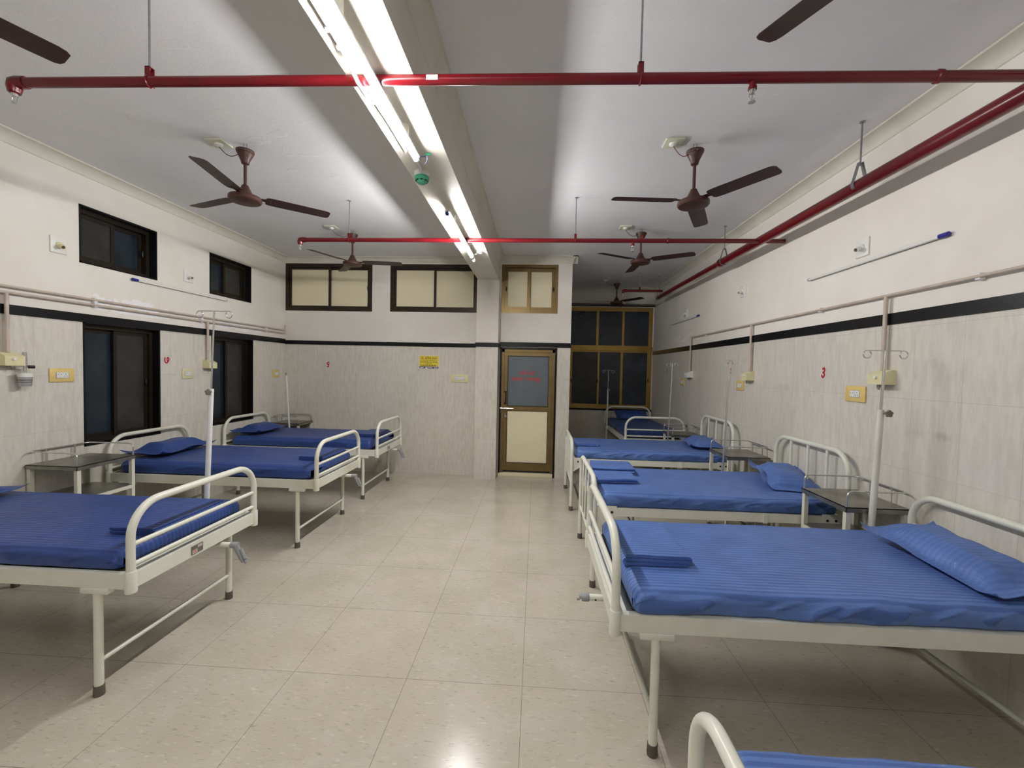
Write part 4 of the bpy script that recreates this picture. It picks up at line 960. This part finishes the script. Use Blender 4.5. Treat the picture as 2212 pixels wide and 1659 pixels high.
def switch(fn, label, w=.18, h=.11, mat=M_plate_y, mods='ssk', name='switch_plate', loc=(0, 0, 0)):
    """fn(u right, v up, d out) local"""
    t = tag(empty(name, loc), label, 'switch plate', 'cream switch and socket plates')
    def bx(u0, u1, v0, v1, d0, d1, mt, nm, par=t, bev=0):
        A = fn(u0, v0, d0); B = fn(u1, v1, d1); m = MB()
        m.box(min(A[0], B[0]), max(A[0], B[0]), min(A[1], B[1]), max(A[1], B[1]), min(A[2], B[2]), max(A[2], B[2]), bev=bev); return m.build(nm, mt, par)
    bx(-w/2, w/2, -h/2, h/2, 0, .012, mat, 'cover_plate', bev=.004)
    n = sum(1 if c == 's' else 2 for c in mods); mw = .0225; u = -n*mw/2
    bx(u-.003, -u+.003, -.026, .026, .0, .0126, M_greyplastic, 'recess')
    for c in mods:
        if c == 's':
            s = bx(u+.001, u+mw-.001, -.0235, .0235, .004, .0165, M_whiteplastic, 'rocker_switch', bev=.002); bx(u+mw/2-.002, u+mw/2+.002, .004, .012, .0165, .0168, M_wire_dark, 'mark', s); u += mw
        else:
            s = bx(u+.001, u+2*mw-.001, -.0235, .0235, .004, .0145, M_whiteplastic, 'socket', bev=.001); c0 = u+mw
            m = MB()
            for (du, dv, r_) in ((0, .011, .0035), (-.009, -.006, .0028), (.009, -.006, .0028), (-.009, -.014, .002), (.009, -.014, .002)):
                A = Vector(fn(c0+du, dv, .0145)); N = Vector(fn(c0+du, dv, 1))-A; m.lathe([(0, 0), (r_, 0), (r_, .0004), (0, .0004)], A, N, 10)
            m.build('pin_holes', M_black, s); u += 2*mw
    return t
fl = lambda u, v, d: (d, u, v); fr = lambda u, v, d: (-d, -u, v); fb = lambda u, v, d: (u, -d, v)
switch(fl, 'deep yellow switch plate left of the nearest tall window', loc=(XL, 3.236, 1.488))
switch(fl, 'pale cream switch plate right of the red numeral 7', w=.15, mat=M_plate_c, loc=(XL, 4.487, 1.491))
switch(fl, 'yellow switch plate near the back left corner', w=.15, loc=(XL, 6.085, 1.478))
switch(fb, 'long cream switch plate with two sockets left of the pillar', w=.265, h=.12, mat=M_plate_c, mods='skssk', loc=(-1.15, YB, 1.465))
switch(fr, 'cream switch plate left of the thick drip pole on the right wall', w=.19, h=.115, mat=M_plate_y, loc=(XR, 3.20, 1.491))
switch(fr, 'yellow switch plate near the number 2 on the right wall', w=.17, loc=(XR, 4.94, 1.488))
switch(fr, 'dull yellow switch plate farthest along the right wall', w=.17, loc=(XR, 6.84, 1.478))
# numerals on stickers
def cr(pts, n=6):        # smooth a stroke through points
    o = []
    for i in range(len(pts)-1):
        p0, p1, p2, p3 = pts[max(0, i-1)], pts[i], pts[i+1], pts[min(len(pts)-1, i+2)]
        for k in range(n):
            t = k/n; o.append(tuple(.5*((2*b)+(-a+c)*t+(2*a-5*b+4*c-d_)*t*t+(-a+3*b-3*c+d_)*t**3) for a, b, c, d_ in zip(p0, p1, p2, p3)))
    return o+[pts[-1]]
GLYPH = {'7': [(-.40, .34), (-.46, .05), (-.38, -.25), (-.14, -.42), (.16, -.32), (.38, -.02), (.44, .25), (.26, .40), (.08, .24), (.06, .0), (.2, -.1)],
         '6': [(.26, .42), (.0, .46), (-.26, .26), (-.2, .04), (.0, -.04), (.24, .10), (.0, -.04), (.16, -.2), (.1, -.42), (-.12, -.5), (-.28, -.4)],
         '3': [(-.12, .40), (.1, .48), (.26, .3), (.14, .08), (-.04, .02), (.14, -.06), (.22, -.28), (.04, -.48), (-.18, -.46), (-.26, -.3)],
         '2': [(-.2, .34), (.05, .48), (.24, .3), (.1, .06), (-.08, -.04), (-.12, -.2), (.02, -.22), (.2, -.46)],
         '1': [(-.1, .36), (.04, .46), (.16, .3), (.06, .16), (-.06, .24), (.04, .12), (.0, -.2), (-.08, -.48)]}
def numeral(ch, size, mtx, label, mat=M_redpaint):
    t = tag(empty('wall_number', mtx.translation), label, 'number'); L = Matrix.Translation(-mtx.translation) @ mtx
    pts = [(x*size*.82, y*size, 0) for x, y in cr(GLYPH[ch])]
    for nm, r, z0, mt in (('outline', .17, .0, M_whiteplastic), ('digit', .12, .0012, mat)):
        m = MB(); m.tube(pts, r*size, 14)
        for p in (pts[0], pts[-1]): bmesh.ops.create_uvsphere(m.bm, u_segments=14, v_segments=8, radius=r*size, matrix=Matrix.Translation(p))
        for v in m.bm.verts: v.co = L @ Vector((v.co.x, v.co.y, z0*.5+v.co.z*.08))
        m.build(nm, mt, t, 80)
numeral('7', .068, frame_on_x(XL+.002, 4.225, 1.634, 1), 'red Gujarati numeral 7 between the two tall left windows')
numeral('6', .072, frame_on_y(-3.18, YB-.002, 1.633), 'red Gujarati numeral 6 on the back wall above the corner table')
numeral('3', .074, frame_on_x(XR-.002, 3.56, 1.643, -1), 'red Gujarati numeral 3 on the right wall')
numeral('2', .066, frame_on_x(XR-.002, 5.20, 1.655, -1), 'red Gujarati numeral 2 behind the thin drip pole on the right wall')
numeral('1', .066, frame_on_x(XR-.002, 7.636, 1.644, -1), 'dark Gujarati numeral 1 on the right wall inside the alcove', M_wire_dark)
# yellow notice
t = tag(empty('notice', (-1.62, YB, 1.698)), 'small yellow notice with a navy strip on the back wall', 'sign')
m = MB(); m.box(-.155, .155, -.003, 0, -.10, .10); m.build('backing', M_whiteplastic, t, 0)
m = MB(); m.box(-.147, .147, -.004, -.003, -.062, .095); m.build('yellow_panel', M_sign_y, t, 0)
m = MB(); m.box(-.147, -.065, -.004, -.003, -.095, -.066); m.box(-.02, .147, -.004, -.003, -.095, -.066); m.prism([(-.065, -.066), (-.065, -.095), (-.055, -.088), (-.05, -.072), (-.04, -.078), (-.035, -.07), (-.02, -.084), (-.02, -.066)], -.004, -.003, lambda u, v, tt: (u, tt, v)); m.build('navy_strip', M_navy, t, 0)
text('ડૉ. હિષલ શાહ', .046, simple('maroon_ink', S(150, 40, 50), .5), t, frame_on_y(0, -.0045, .06), 'heading', .0003, .0004)
ink = simple('brown_ink', S(92, 62, 50), .5)
text('એમ. એસ. ઓર્થોપેડિક', .023, ink, t, frame_on_y(0, -.0045, .025), 'small_print', .0003)
random.seed(4)
for (z, x0, x1) in ((.002, -.125, .125), (-.025, -.045, .045), (-.048, -.125, .125)):
    m = MB(); x = x0
    while x < x1-.01:
        wd = random.uniform(.016, .034); m.box(x, min(x+wd, x1), -.0046, -.004, z-.0035, z+.0035)
        for k in range(3): m.box(x+wd*k/3, x+wd*k/3+.002, -.0046, -.004, z-.006, z+.006)
        x += wd+.010
    m.build('small_print', ink, t, 0)
m = MB()
for (x0, x1) in ((-.135, -.075), (-.015, .055), (.075, .135)): m.box(x0, x1, -.0046, -.004, -.086, -.076)
m.build('small_print', M_whiteplastic, t, 0)
